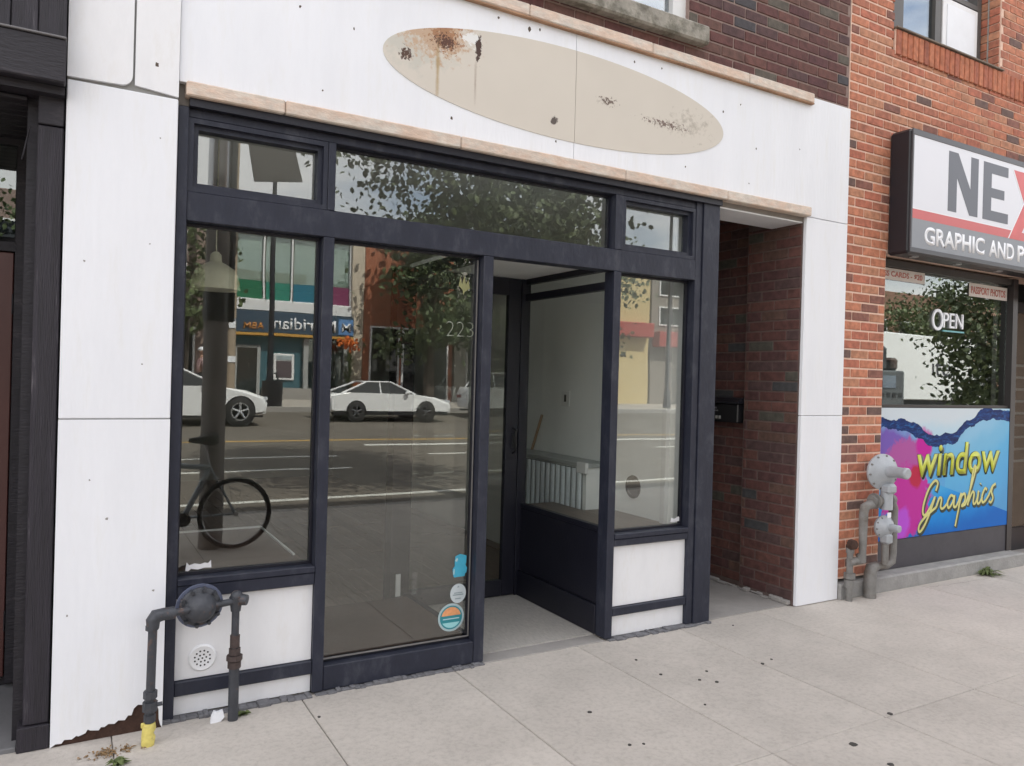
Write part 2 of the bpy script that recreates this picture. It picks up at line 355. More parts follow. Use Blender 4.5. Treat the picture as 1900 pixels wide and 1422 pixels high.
# ---------------------------------------------------------------- bricks
def brick_mesh(L_, H_, D_, along, m):
    if along == 'x': q = MB().box(-L_ / 2, L_ / 2, -D_ / 2, D_ / 2, -H_ / 2, H_ / 2, .004)
    else: q = MB().box(-D_ / 2, D_ / 2, -L_ / 2, L_ / 2, -H_ / 2, H_ / 2, .004)
    return q.mesh('brick', m)
BMC = {}
def lay(parent, along, plane, u0, u1, z0, z1, pitch, course, joint, m, holes=(), off=.5, maxn=300, sgn=-1, key='', fixed=False, name='brick', depth=.03, proud=.005, cut=None):
    specs = []; r = 0; z = z0
    while z < z1 - .01:
        h = min(course, z1 - z) - joint
        u = u0 - (off * pitch if r % 2 else 0) ; 
        while u < u1 - .005:
            a, b_ = max(u, u0), min(u + pitch, u1) 
            segs = [(a, b_)]
            for (ha, hb, hz0, hz1) in holes:
                if z + course * .5 > hz0 and z + course * .5 < hz1:
                    ns = []
                    for (p, q) in segs:
                        if q <= ha or p >= hb: ns.append((p, q)); continue
                        if p < ha: ns.append((p, ha))
                        if q > hb: ns.append((hb, q))
                    segs = ns
            for (p, q) in segs:
                if q - p - joint > .02: specs.append(((p + q) / 2, z + joint + h / 2, q - p - joint, h))
            u += pitch
        z += course; r += 1
    def pos(sp):
        d = plane + sgn * (proud + random.uniform(-.0012, .0012) - depth / 2) 
        return (sp[0], d, sp[1]) if along == 'x' else (d, sp[0], sp[1])
    specs = [(sp, pos(sp)) for sp in specs]
    specs.sort(key=lambda t: (Vector(t[1]) - CAM).length)
    vis = specs[:maxn]; rest = specs[maxn:]
    for sp, p in vis:
        k = (along, round(sp[2], 2), round(sp[3], 3), m.name)
        if k not in BMC: BMC[k] = brick_mesh(round(sp[2], 2), sp[3], depth, along, m)
        o = link(name, BMC[k], parent, at=p)
    if rest:
        q = MB()
        for sp, p in rest:
            L_, H_ = sp[2] / 2, sp[3] / 2
            if along == 'x': q.box(p[0] - L_, p[0] + L_, p[1] - depth / 2, p[1] + depth / 2, p[2] - H_, p[2] + H_)
            else: q.box(p[0] - depth / 2, p[0] + depth / 2, p[1] - L_, p[1] + L_, p[2] - H_, p[2] + H_)
        q.build(name + '_field', m, parent, kind='stuff')
    return len(vis)

# ---------------------------------------------------------------- white shop building
SH = thing('shop_building', 'white fronted vacant shop with navy window frames and a bare beige oval on its fascia', 'shop', (2.5, 0, 0))
TOP = 8.3
# carcass: party walls, slab, roof, back
MB().box(.02, .40, .12, 11.9, 0, 3.3).build('party_wall', GREYW, SH)
MB().box(3.62, 3.755, .12, 11.9, 0, 3.3).build('party_wall', WHITEC, SH)
MB().box(.40, 3.62, 8.0, 8.1, 0, 3.3).build('back_wall', GREYW, SH)
MB().box(.40, 3.62, .12, 8.0, 2.84, 2.94).build('shop_ceiling', WHITEC, SH)
MB().box(.40, 3.62, 1.16, 8.0, -.02, .015).build('shop_floor', BROWNF2, SH)
MB().box(.02, 5.06, .12, 11.9, 3.3, 3.5).build('floor_slab', CONC2, SH)
MB().box(-.03, 5.065, .30, 12, 3.5, TOP).build('upper_storey', MORT_D, SH)
MB().box(4.70, 5.06, .12, 11.9, 0, 3.3).build('side_wall', MORT_D, SH)
# piers: panels with joints
MB().box(-.03, .40, -.035, .12, 0.0, 3.72).build('pier_core', JOINTP, SH)
pl = []
def pier_panel(x0, x1, y, z0, z1, m=WHITEP): return MB().box(x0, x1, y, y + .03, z0, z1, .004).build('pier_panel', m, SH)
# lower left pier panel with a rusted, broken foot
rj = random.Random(3)
bot = [(-.03, .0)]
x = -.03
for (x, z) in [(-.01, .014), (.012, .012), (.022, .026), (.05, .022), (.066, .034), (.074, .030), (.10, .038), (.108, .052), (.118, .046), (.15, .040), (.158, .052), (.172, .050), (.186, .060), (.21, .056), (.224, .068), (.25, .064), (.262, .082), (.276, .080), (.284, .108), (.30, .122), (.318, .118), (.332, .130), (.352, .128), (.362, .110), (.376, .106), (.384, .085), (.386, .04), (.392, .015), (.40, .0)]:
    bot.append((x, z))
MB().prism(bot + [(.40, 1.378), (-.03, 1.378)], -.05, -.02).build('pier_panel', WHITEP, SH)
MB().box(-.029, .399, -.040, -.036, 0, .17).build('rusted_foot', RUST, SH)
pier_panel(-.03, .40, -.05, 1.382, 2.805)
# rounded upper left panel
cx, cz, rr = .215 - .045, 2.822 + .045, .045
arc = [(cx + rr * math.sin(a), cz - rr * math.cos(a)) for a in [math.pi / 2 * k / 8 for k in range(9)]]
MB().prism([(-.03, 2.815)] + arc + [(.215, 3.72), (-.03, 3.72)], -.055, -.02).build('pier_panel', WHITEB, SH)
MB().prism([(.224, 2.832), (.40, 2.815), (.40, 3.72), (.224, 3.72)], -.05, -.02).build('pier_panel', WHITEB, SH)
# right pier
MB().box(4.625, 5.06, .0, .118, 0, 3.70).build('pier_core', JOINTP, SH)
pier_panel(4.605, 5.065, -.022, .004, 1.388); pier_panel(4.605, 5.065, -.022, 1.391, 2.832); pier_panel(4.625, 5.065, -.022, 2.836, 3.705)
# fascia
MB().box(.40, 4.62, .004, .12, 2.80, 3.66).build('fascia_backing', JOINTM, SH)
f1 = MB().box(.402, 2.5455, -.03, .004, 2.895, 3.645, .002).build('fascia_panel', WHITEP, SH)
f2 = MB().box(2.5485, 4.621, -.03, .004, 2.895, 3.645, .002).build('fascia_panel', WHITEP, SH)
# bare oval left by an old sign: beige paint with peeling and rust
m = bpy.data.materials.new('peeling_beige'); m.use_nodes = True
n = m.node_tree.nodes; l = m.node_tree.links; b = n['Principled BSDF']; b.inputs['Roughness'].default_value = .75
t = n.new('ShaderNodeTexCoord')
def blob(cx_, cz_, rx, rz_, nsc, lo, hi, seed):
    """mask: noise patches inside a soft ellipse at a spot on the panel"""
    mp_ = n.new('ShaderNodeMapping'); mp_.vector_type = 'POINT'
    mp_.inputs['Location'].default_value = (-cx_ / rx, 0, -cz_ / rz_); mp_.inputs['Scale'].default_value = (1 / rx, 0, 1 / rz_)
    l.new(t.outputs['Object'], mp_.inputs['Vector'])
    ln = n.new('ShaderNodeVectorMath'); ln.operation = 'LENGTH'; l.new(mp_.outputs['Vector'], ln.inputs[0])
    m2 = n.new('ShaderNodeMapping'); m2.inputs['Location'].default_value = (seed, 0, seed); l.new(t.outputs['Object'], m2.inputs['Vector'])
    nn = n.new('ShaderNodeTexNoise'); nn.inputs['Scale'].default_value = nsc; nn.inputs['Detail'].default_value = 8; nn.inputs['Roughness'].default_value = .7
    l.new(m2.outputs['Vector'], nn.inputs['Vector'])
    sub = n.new('ShaderNodeMath'); sub.operation = 'MULTIPLY_ADD'; sub.inputs[1].default_value = -.28; l.new(ln.outputs['Value'], sub.inputs[0]); l.new(nn.outputs['Fac'], sub.inputs[2])
    mr = n.new('ShaderNodeMapRange'); mr.inputs['From Min'].default_value = lo; mr.inputs['From Max'].default_value = hi; l.new(sub.outputs[0], mr.inputs['Value'])
    return mr.outputs['Result']
col = None
def layer(prev, c, fac):
    mxx = n.new('ShaderNodeMixRGB'); mxx.inputs['Color2'].default_value = (*c, 1); l.new(fac, mxx.inputs['Fac'])
    if prev is None: mxx.inputs['Color1'].default_value = (.61, .565, .495, 1)
    else: l.new(prev, mxx.inputs['Color1'])
    return mxx.outputs['Color']
col = layer(None, (.54, .52, .46), blob(1.5, 3.3, .35, .2, 9, .3, .45, 1))
col = layer(col, (.50, .36, .25), blob(1.63, 3.42, .25, .16, 26, .25, .36, 4))
col = layer(col, (.36, .19, .10), blob(1.70, 3.44, .15, .14, 38, .33, .37, 7))
col = layer(col, (.10, .045, .03), blob(1.70, 3.385, .13, .09, 60, .38, .41, 2))
col = layer(col, (.74, .74, .72), blob(1.86, 3.44, .08, .05, 40, .32, .36, 9))
col = layer(col, (.065, .035, .028), blob(1.90, 3.40, .020, .07, 30, .22, .26, 5))
col = layer(col, (.09, .05, .035), blob(1.475, 3.27, .05, .05, 55, .34, .37, 3))
col = layer(col, (.40, .29, .15), blob(1.66, 3.23, .010, .16, 4, .08, .5, 3))
col = layer(col, (.42, .36, .30), blob(1.885, 3.21, .010, .12, 4, .12, .34, 3))
col = layer(col, (.16, .12, .10), blob(2.78, 3.29, .13, .05, 60, .40, .43, 8))
col = layer(col, (.18, .13, .11), blob(3.25, 3.24, .42, .055, 62, .42, .45, 12))
col = layer(col, (.10, .08, .07), blob(2.40, 3.105, .022, .022, 30, .18, .24, 2))
col = layer(col, (.44, .40, .34), blob(3.45, 3.27, .3, .16, 20, .36, .5, 6))
nn = n.new('ShaderNodeTexNoise'); nn.inputs['Scale'].default_value = 3; l.new(t.outputs['Object'], nn.inputs['Vector'])
mr = n.new('ShaderNodeMapRange'); mr.inputs['To Min'].default_value = .94; mr.inputs['To Max'].default_value = 1.05; l.new(nn.outputs['Fac'], mr.inputs['Value'])
vm = n.new('ShaderNodeVectorMath'); vm.operation = 'SCALE'; l.new(col, vm.inputs[0]); l.new(mr.outputs['Result'], vm.inputs['Scale']); l.new(vm.outputs['Vector'], b.inputs['Base Color'])
PEEL = m
def oval_half(x0, x1):
    pts = []
    for k in range(97):
        a = 2 * math.pi * k / 96
        x = 2.549 + 1.195 * math.cos(a); z = 3.268 + .217 * math.sin(a)
        if x0 <= x <= x1: pts.append((x, z))
    return pts
lft = [(2.549 + 1.195 * math.cos(a), 3.270 + .270 * math.sin(a)) for a in [math.pi / 2 + math.pi * k / 48 for k in range(49)]]
rgt = [(2.549 + 1.195 * math.cos(a), 3.270 + .270 * math.sin(a)) for a in [-math.pi / 2 + math.pi * k / 48 for k in range(49)]]
lft = [(min(p[0], 2.5455), p[1]) for p in lft]; rgt = [(max(p[0], 2.5485), p[1]) for p in rgt]
MB().prism(lft, -.0335, -.029).build('bare_oval', PEEL, f1); MB().prism(rgt, -.0335, -.029).build('bare_oval', PEEL, f2)
# old bolt holes, chips and streaks in the white fascia
HOLE = mat('fixing_hole', (.10, .075, .06), .9, var=.3, scale=50)
for (hx, hz, hr) in [(.31, 2.94, .008), (.93, 3.37, .006), (1.20, 3.33, .005), (1.05, 2.99, .004), (2.02, 3.60, .006), (2.22, 3.585, .010), (2.29, 3.60, .006), (1.75, 2.99, .008), (2.42, 2.985, .005), (2.98, 3.575, .006), (3.42, 3.00, .005),
                     (3.74, 3.42, .006), (4.06, 3.23, .006), (4.0, 2.98, .004), (2.53, 3.53, .005), (3.9, 3.50, .005), (4.5, 3.3, .004), (3.2, 3.585, .005)]:
    o_ = MB(); k = random.Random(hx)
    o_.prism([(hx + hr * (0.6 + .7 * k.random()) * math.cos(a * .785), hz + hr * 1.4 * (.6 + .7 * k.random()) * math.sin(a * .785)) for a in range(8)], -.0308 if hx > .4 else -.0508, -.0295 if hx > .4 else -.049)
    o_.build('bolt_hole', HOLE, f1 if hx < 2.547 else f2)
for (hx, hz, hr) in [(.33, 2.62, .004), (.05, 2.05, .005), (.28, 1.62, .004), (.16, .95, .006), (.09, 1.12, .004), (.35, .62, .005), (.30, 2.15, .004), (.02, .55, .005)]:
    k = random.Random(hx); MB().prism([(hx + hr * (.5 + .8 * k.random()) * math.cos(a * .785), hz + hr * (.5 + .8 * k.random()) * math.sin(a * .785)) for a in range(8)], -.0508, -.049).build('paint_chip', CONC2, SH)
# stone strips above and below the fascia
def strip(xs_, y0, z0, z1):
    for a, b_ in zip(xs_[:-1], xs_[1:]):
        MB().box(a + .0015, b_ - .0015, y0 + random.uniform(-.002, .002), .02, z0, z1, .006).build('trim_stone', TRAV, SH)
strip([.40, 1.30, 2.205, 3.10, 3.95, 4.61], -.062, 3.645, 3.712)
MB().box(.402, 4.61, -.0585, -.0302, 3.637, 3.645).build('rust_line', mat('rust_drip_line', (.34, .20, .12), .9, var=.4, scale=7, stretch=(1, 1, 1)), SH)
strip([.43, .868, 1.80, 2.92, 3.78, 4.615], -.060, 2.832, 2.897)
MB().box(.45, 3.76, -.03, .004, 2.795, 2.832).build('drip_board', NAVYD, SH)
# dark window frame
def nav(name, x0, x1, z0, z1, y0=0.0, y1=.10, m=NAVY, p=None, b=.003): return MB().box(x0, x1, y0, y1, z0, z1, b).build(name, m, p or SH)
nav('post', .405, .45, 0.012, 2.795, -.012)
nav('post', 3.615, 3.758, 0.012, 2.80, -.012, .118); nav('post', 3.56, 3.612, .012, 2.80)
nav('rail', .45, 3.56, 2.755, 2.795, .01)
nav('rail', .45, 3.56, 2.282, 2.415, .001)
nav('post', 1.085, 1.14, 0.012, 2.281); nav('post', 1.100, 1.137, 2.416, 2.754)
nav('post', 1.988, 2.049, 0.012, 2.281); nav('post', 2.895, 2.95, 0.012, 2.281); nav('post', 2.895, 2.95, 2.416, 2.754)
def window(x0, x1, z0, z1, sash=0, y=.075, glass=GLASS, x1g=None):
    fr = MB()
    if sash:
        for k, (i, yy) in enumerate([(0, .006), (sash * .5, .03)]):
            t_ = sash * .5
            fr.box(x0 + i, x1 - i, yy, .088 + k * .002, z0 + i, z0 + i + t_); fr.box(x0 + i, x1 - i, yy, .088 + k * .002, z1 - i - t_, z1 - i)
            fr.box(x0 + i, x0 + i + t_, yy, .088 + k * .002, z0 + i + t_, z1 - i - t_); fr.box(x1 - i - t_, x1 - i, yy, .088 + k * .002, z0 + i + t_, z1 - i - t_)
    else:
        t_ = .012
        fr.box(x0, x1, y - .012, y + .018, z0, z0 + t_); fr.box(x0, x1, y - .012, y + .018, z1 - t_, z1)
        fr.box(x0, x0 + t_, y - .012, y + .018, z0 + t_, z1 - t_); fr.box(x1 - t_, x1, y - .012, y + .018, z0 + t_, z1 - t_)
    w_ = fr.build('window', NAVY if sash else NAVYD, SH)
    MB().box(x0 + sash + .002, x1 - sash - .002, y, y + .005, z0 + sash + .002, z1 - sash - .002).build('pane', glass, w_)
    return w_
window(.452, 1.098, 2.417, 2.753, .045); window(1.139, 2.893, 2.417, 2.753); window(2.952, 3.558, 2.417, 2.753, .045)
window(.452, 1.083, .645, 2.280); bigw = window(1.142, 1.986, .135, 2.280); window(2.952, 3.558, .655, 2.280)
# bright aluminium bead on the big pane
q = MB(); q.box(1.975, 1.981, .055, .062, .15, 2.26); q.box(1.15, 1.975, .055, .062, .148, .155); q.build('glazing_bead', mat('dull_aluminium', (.30, .29, .28), .45, metal=.6), bigw)
# sills and bulkheads
def bulk(x0, x1, zt, zp1, zp0, zr):
    nav('sill', x0, x1, zt - .03, zt, -.006, .10); nav('sill', x0, x1, zp1 + .004, zt - .033, -.0, .10)
    MB().box(x0, x1, .028, .10, zp0, zp1).build('bulkhead_panel', WHITEB, SH)
    nav('rail', x0, x1, zr, zp0 - .003, .004, .10); MB().box(x0, x1, .03, .10, .012, zr - .003).build('bulkhead_panel', WHITEB, SH)
bulk(.452, 1.083, .643, .548, .172, .105); bulk(2.952, 3.558, .653, .573, .197, .143)
nav('sill', 1.142, 1.986, .013, .133, .004, .10)
# worn mortar bead where the frame meets the pavement
rj = random.Random(11)
for (a, b_) in [(.40, 1.08), (1.1, 2.05), (2.92, 3.76)]:
    q = MB(); x = a
    while x < b_:
        d = rj.uniform(.02, .06); q.box(x, min(x + d, b_), -.018 - rj.random() * .018, .03, -.002, .006 + rj.random() * .012, .003); x += d
    q.build('mortar_bead', BEADM, SH, kind='stuff')
# entry recess
MB().box(2.05, 2.893, .0, .118, -.006, .006, .002).build('threshold', CONC2, SH)
MB().box(1.99, 2.94, .12, 1.10, -.01, .013).build('entry_floor', ENTRY, SH)
MB().box(1.99, 2.90, .102, 1.085, 2.335, 2.36).build('entry_ceiling', WHITEC, SH)
nav('rail', 2.05, 2.893, 2.336, 2.40, .103, .13)
# side of the recess, right
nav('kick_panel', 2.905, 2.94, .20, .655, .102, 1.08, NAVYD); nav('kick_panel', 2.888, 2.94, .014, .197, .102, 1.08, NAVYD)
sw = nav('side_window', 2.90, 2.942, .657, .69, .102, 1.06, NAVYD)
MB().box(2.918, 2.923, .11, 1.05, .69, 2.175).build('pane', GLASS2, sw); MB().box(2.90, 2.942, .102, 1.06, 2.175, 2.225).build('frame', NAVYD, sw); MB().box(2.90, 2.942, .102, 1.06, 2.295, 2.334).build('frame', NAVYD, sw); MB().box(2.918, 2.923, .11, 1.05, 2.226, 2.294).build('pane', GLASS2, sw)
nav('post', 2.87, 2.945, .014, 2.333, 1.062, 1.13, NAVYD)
# side of the recess, left: full glass
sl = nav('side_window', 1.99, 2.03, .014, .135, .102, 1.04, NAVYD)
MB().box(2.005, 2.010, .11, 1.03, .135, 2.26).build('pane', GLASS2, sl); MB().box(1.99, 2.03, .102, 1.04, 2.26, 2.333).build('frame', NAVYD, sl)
col_ = nav('post', 1.89, 2.03, .014, 2.333, 1.042, 1.16, mat('column_brown', (.018, .016, .016), .9, spec=.1))
# glazed door at the back of the recess
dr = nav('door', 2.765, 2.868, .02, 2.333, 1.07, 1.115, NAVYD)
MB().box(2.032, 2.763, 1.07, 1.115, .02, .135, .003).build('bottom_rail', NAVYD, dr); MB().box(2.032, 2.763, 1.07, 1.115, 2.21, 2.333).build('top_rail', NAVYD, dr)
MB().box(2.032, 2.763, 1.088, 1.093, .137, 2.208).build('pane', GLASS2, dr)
MB().tube([(2.83, 1.07, 1.24), (2.83, 1.03, 1.22), (2.83, 1.03, 1.08), (2.83, 1.07, 1.06)], .009).build('handle', BLACK, dr, smooth=40)
MB().box(2.815, 2.85, 1.062, 1.07, 1.10, 1.2, .003).build('lock_plate', BLACKM, dr)
# partitions behind the recess frames (shop side above the door)
MB().box(2.93, 3.62, .102, .94, .60, .625).build('display_floor', BROWNF2, SH); MB().box(2.945, 3.39, .941, 1.36, .60, .624).build('display_floor', BROWNF2, SH)
MB().box(.402, 1.10, .102, 1.30, .57, .60).build('display_floor', BROWNF, SH)
MB().box(1.08, 1.10, .102, 1.30, .02, .569).build('display_front', BROWNF, SH)
MB().box(.402, 1.098, 1.301, 1.32, .02, .60).build('display_front', BROWNF, SH)
q = MB(); q.box(.402, 1.10, 1.285, 1.302, .601, .611); q.box(1.088, 1.10, .45, 1.284, .601, .611); q.build('white_edging', TRIMW, SH)
MB().box(1.102, 1.985, .104, .97, .10, .134).build('display_floor', BROWNF, SH)
MB().box(.40, 1.985, .971, 1.16, -.02, .005).build('floor_bed', BROWNF, SH)
pk = {}
xx = .412
while xx < 3.5:
    y0_ = 1.33 if xx < 1.10 else (.975 if xx < 1.86 else 1.17)
    yy_ = y0_ - random.uniform(0, .9)
    while yy_ < 6.4:
        a_, b__ = max(yy_, y0_), min(yy_ + 1.22, 6.4)
        if b__ - a_ > .15 and not (xx > 2.9 and a_ < 2.3):
            k_ = round(b__ - a_, 1)
            if k_ not in pk: pk[k_] = MB().box(-.0595, .0595, -k_ / 2 + .001, k_ / 2 - .001, -.006, .006, .002).mesh('floor_plank', BROWNF2)
            link('floor_plank', pk[k_], SH, at=(xx + .06, (a_ + b__) / 2, .022 + random.uniform(0, .0015)))
        yy_ += 1.22
    xx += .122
MB().box(3.585, 3.619, .27, .315, .626, 2.83).build('corner_trim', TRIMW, SH)
MB().lathe([(.085, 0), (.085, .006), (.06, .008), (.06, .002), (.0, .002)], (3.6195, .65, .83), (-1, 0, 0), 20).build('wall_hole', mat('hole_dark', (.03, .024, .02), .9), SH)
MB().box(3.612, 3.619, 1.50, 1.62, 1.385, 1.51, .002).build('socket_plate', TRIMW, SH)
MB().box(3.609, 3.612, 1.545, 1.575, 1.42, 1.48).build('socket_slot', BLACK, SH)
MB().box(1.93, 1.965, 1.034, 1.041, .12, .27, .002).build('outlet_strip', TRIMW, SH)
# upper wall brick and its window
wx0, wx1 = 2.22, 3.44
lay(SH, 'x', .295 - .295, 1.9, 5.06, 3.716, 4.63, .216, .0762, .011, BR_DRK, holes=[(wx0, wx1, 3.93, 6)], maxn=300)
MB().prism([(-.03, 3.66), (5.063, 3.66), (5.063, TOP), (3.44, TOP), (3.44, 3.93), (2.22, 3.93), (2.22, TOP), (-.03, TOP)], .0005, .299).build('upper_wall', MORT_D, SH)
uw = MB(); uw.box(3.33, 3.44, .03, .10, 3.93, 5.4); uw.box(2.22, 2.33, .03, .10, 3.93, 5.4); uw.box(2.33, 3.33, .03, .10, 5.28, 5.4); uw.box(2.74, 2.82, .03, .10, 3.96, 5.28); uw.box(2.33, 3.33, .03, .10, 3.93, 3.965)
uwo = uw.build('window', TRIMW, SH)
MB().box(2.33, 3.33, .07, .075, 3.966, 5.28).build('pane', glass_mat('pale_window_glass', tint=(.55, .62, .7), r0=.30, r1=.8), uwo)
MB().box(2.1, 3.45, .35, .37, 3.7, 5.6).build('blind', mat('blue_grey_blind', (.30, .36, .42), .8), uwo)
MB().box(2.10, 3.565, -.075, .02, 3.808, 3.928, .012).build('stone_sill', mat('weathered_sill', (.30, .28, .24), .9, var=.3, scale=12, bump=.8, bscale=26, col2=(.16, .15, .12), s2=9, thr=(.48, .62)), SH)
# ---------------------------------------------------------------- passage beside the shop
BR_PAS = brick_mat('shaded_passage_brick', [(0, (.095, .040, .034)), (.25, (.115, .050, .040)), (.45, (.08, .036, .034)), (.62, (.10, .055, .042)), (.78, (.075, .042, .040)), (.9, (.07, .065, .052)), (.96, (.05, .05, .052))])  # upper wall's brown brick toned down, the passage shade is in the colour
PW = thing('passage_wall', 'dark brown brick side wall of the open passage between the navy post and the white pier', 'wall', (4.65, .5, 0))
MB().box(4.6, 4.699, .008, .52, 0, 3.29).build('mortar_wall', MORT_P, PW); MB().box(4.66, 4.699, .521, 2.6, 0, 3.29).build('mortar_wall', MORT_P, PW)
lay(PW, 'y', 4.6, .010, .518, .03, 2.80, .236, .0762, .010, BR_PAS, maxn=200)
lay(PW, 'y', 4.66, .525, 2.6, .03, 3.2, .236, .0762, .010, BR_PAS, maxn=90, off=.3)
MB().box(3.76, 4.60, .01, .29, 2.79, 2.83).build('soffit_board', WHITEB, SH)
MB().box(3.76, 4.66, .291, 2.6, 3.2, 3.29).build('passage_ceiling', MORT_D, SH)
MB().box(3.76, 4.65, 2.6, 2.66, 0, 3.29).build('passage_door', NAVYD, SH)
MB().box(3.76, 4.585, .03, 2.6, -.004, .008).build('passage_floor', CONC2, SH)
rj = random.Random(5); q = MB(); y = .02
while y < 1.2:
    d = rj.uniform(.03, .09); q.box(4.6 - rj.uniform(.01, .05), 4.6, y, y + d, .008, .015 + rj.random() * .03, .006); y += d
q.build('rubble_edge', CONC2, PW, kind='stuff')
MBX = thing('mailbox', 'black wall mailbox hanging on the dark brick wall of the passage', 'mailbox', (4.6, .72, 1.32))
MB().box(4.565, 4.655, .55, .93, 1.30, 1.45, .008).build('body', BLACK, MBX)
MB().prism([(4.555, 1.452), (4.655, 1.452), (4.655, 1.50), (4.60, 1.495), (4.555, 1.468)], .54, .94).build('lid', BLACKM, MBX)
for (yy, zz, hh, ww) in [(.80, 1.405, .014, .05), (.80, 1.385, .010, .08)]:
    MB().box(4.5635, 4.565, yy - ww / 2, yy + ww / 2, zz, zz + hh).build('label', mat('faded_label', (.18, .18, .2), .6), MBX)
for yy in (.74, .775, .81): MB().box(4.5633, 4.565, yy - .012, yy + .012, 1.325, 1.350, .0005).build('worn_mark', mat('worn_mark_white', (.42, .42, .40), .6), MBX)

# ---------------------------------------------------------------- red brick building
RB = thing('red_brick_building', 'orange red brick building with dark odd bricks, a soldier course and a print shop below', 'building', (7, 0, 0))
hol = [(5.57, 7.70, 0, 2.68), (7.70, 8.75, -1, 2.5), (5.60, 7.13, 4.25, 6.2), (7.13, 11, 4.25, 4.455)]
n_ = lay(RB, 'x', 0, 5.072, 9.2, .148, 5.35, .209, .0726, .013, BR_RED, holes=hol, maxn=300, off=.52)
MB().box(5.068, 5.57, .0005, .3, 0.146, TOP).build('mortar_wall', MORT_R, RB)
MB().box(5.571, 14, .0005, .3, 2.68, 4.25).build('mortar_wall', MORT_R, RB)
MB().box(7.14, 14, .0005, .3, 4.251, TOP).build('mortar_wall', MORT_R, RB); MB().box(5.571, 7.139, .0005, .3, 6.2, TOP).build('mortar_wall', MORT_R, RB)
MB().box(8.75, 14, .0005, .3, 0, 2.679).build('mortar_wall', MORT_R, RB)
MB().box(5.07, 14, .301, 12, 2.9, TOP).build('upper_storey', MORT_R, RB)
MB().box(5.068, 14, 11.9, 12, 0, 2.9).build('back_wall', MORT_R, RB); MB().box(5.07, 5.17, .301, 11.9, 0, 2.899).build('side_wall', MORT_R, RB)
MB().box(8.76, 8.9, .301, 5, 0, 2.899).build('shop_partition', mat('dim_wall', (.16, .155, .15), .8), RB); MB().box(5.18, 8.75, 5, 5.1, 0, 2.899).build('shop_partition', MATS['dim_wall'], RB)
# soldier course
sm = MB().box(-.031, .031, -.06, .06, -.098, .098, .004).mesh('soldier_brick', BR_SOL)
k = 0; x = 5.605
while x < 9:
    link('soldier_brick', sm, RB, at=(x + .0363, .04 + random.uniform(-.001, .001), 4.352)); x += .0726; k += 1
MB().box(5.602, 9.2, -.009, .30, 4.2545, 4.4535).build('soldier_bed', MORT_R, RB).hide_render = False
MB().box(5.59, 7.14, -.035, .20, 4.4545, 4.468, .002).build('window_sill', mat('sill_stain', (.17, .14, .11), .8, var=.3, scale=14), RB)
# reveal of the upper window, built of bricks turned into the wall
MB().box(7.1305, 7.139, .001, .30, 4.46, 6.2).build('reveal_mortar', MORT_R, RB)
for i in range(24):
    z = 4.47 + i * .0726
    for (ya, yb) in ([(.012, .10), (.115, .19)] if i % 2 else [(.012, .19)]):
        link('reveal_brick', MB().box(7.118, 7.131, ya, yb, z, z + .062, .003).mesh('reveal_brick', BR_RED), RB)
MB().box(7.112, 7.122, .10, .11, 4.47, 6.1).build('downpipe_bead', mat('grey_bead', (.30, .29, .27), .7), RB)
bw = MB(); F_ = .05
for (a, b_) in [(5.62, 5.95), (6.40, 6.49), (7.03, 7.10)]: bw.box(a, b_, .16, .24, 4.47, 6.2)
bw.box(5.95, 6.40, .165, .235, 4.47, 4.52); bw.box(6.49, 7.03, .165, .235, 4.47, 4.50)
bwo = bw.build('window', mat('grey_brown_frame', (.10, .095, .09), .5), RB)
MB().box(5.95, 6.40, .19, .195, 4.52, 6.2).build('pane', glass_mat('curtained_glass', tint=(.6, .66, .72), r0=.25, r1=.8), bwo)
MB().box(5.6, 7.1, .26, .27, 4.5, 6.2).build('curtain', mat('net_curtain', (.42, .46, .52), .9, var=.12, scale=3, stretch=(9, 1, .4)), bwo)
MB().box(6.495, 7.025, .150, .165, 4.50, 5.02, .003).build('white_board', WHITEB, bwo); MB().box(6.55, 6.97, .142, .150, 4.54, 4.97, .002).build('board_inner_panel', PAPER, bwo)
MB().box(6.49, 7.03, .15, .20, 5.03, 5.07).build('meeting_rail', MATS['grey_brown_frame'], bwo)
# plinth and shop window
MB().box(5.072, 7.70, -.04, .30, -.01, .12, .012).build('plinth', mat('plinth_concrete', (.30, .295, .285), .9, var=.2, scale=8, bump=.5, bscale=50), RB)
MB().box(7.70, 9.2, .02, .9, -.02, .03).build('door_step', CONC2, RB)
FRD = mat('bronze_frame', (.035, .03, .03), .4)
sww = MB(); sww.box(5.572, 5.60, .10, .18, .36, 2.66); sww.box(7.62, 7.70, .08, .20, .121, 2.66); sww.box(5.60, 7.62, .10, .18, 2.60, 2.66); sww.box(5.60, 7.62, .10, .18, 1.452, 1.475)
swo = sww.build('shop_window', FRD, RB)
MB().box(5.601, 7.619, .135, .141, 1.476, 2.598).build('pane', glass_mat('neighbour_glass', tint=(.7, .74, .72), r0=.15, r1=.7), swo)
MB().box(5.601, 7.619, .125, .18, .365, 1.45).build('lower_panel', FRD, swo)
MB().box(5.572, 7.618, .09, .20, .1215, .362, .003).build('kick_board', mat('kick_grey', (.055, .052, .062), .5, var=.2, scale=6), RB)
MB().box(5.18, 8.75, .31, 5, 2.75, 2.8).build('shop_ceiling', MATS['dim_wall'], RB)
dd = MB(); dd.box(7.70, 7.78, .30, .36, .03, 2.5); dd.box(7.78, 8.7, .30, .36, .03, .25); dd.box(8.66, 8.74, .30, .36, .03, 2.5); dd.box(7.78, 8.66, .30, .36, 2.4, 2.5)
ddo = dd.build('door', BLACKM, RB); MB().box(7.78, 8.66, .325, .33, .25, 2.4).build('pane', GLASSD, ddo)
for i in range(9): MB().box(7.80, 8.64, .34, .345, .9 + i * .12, .925 + i * .12).build('blind_slat', WHITEB, ddo)
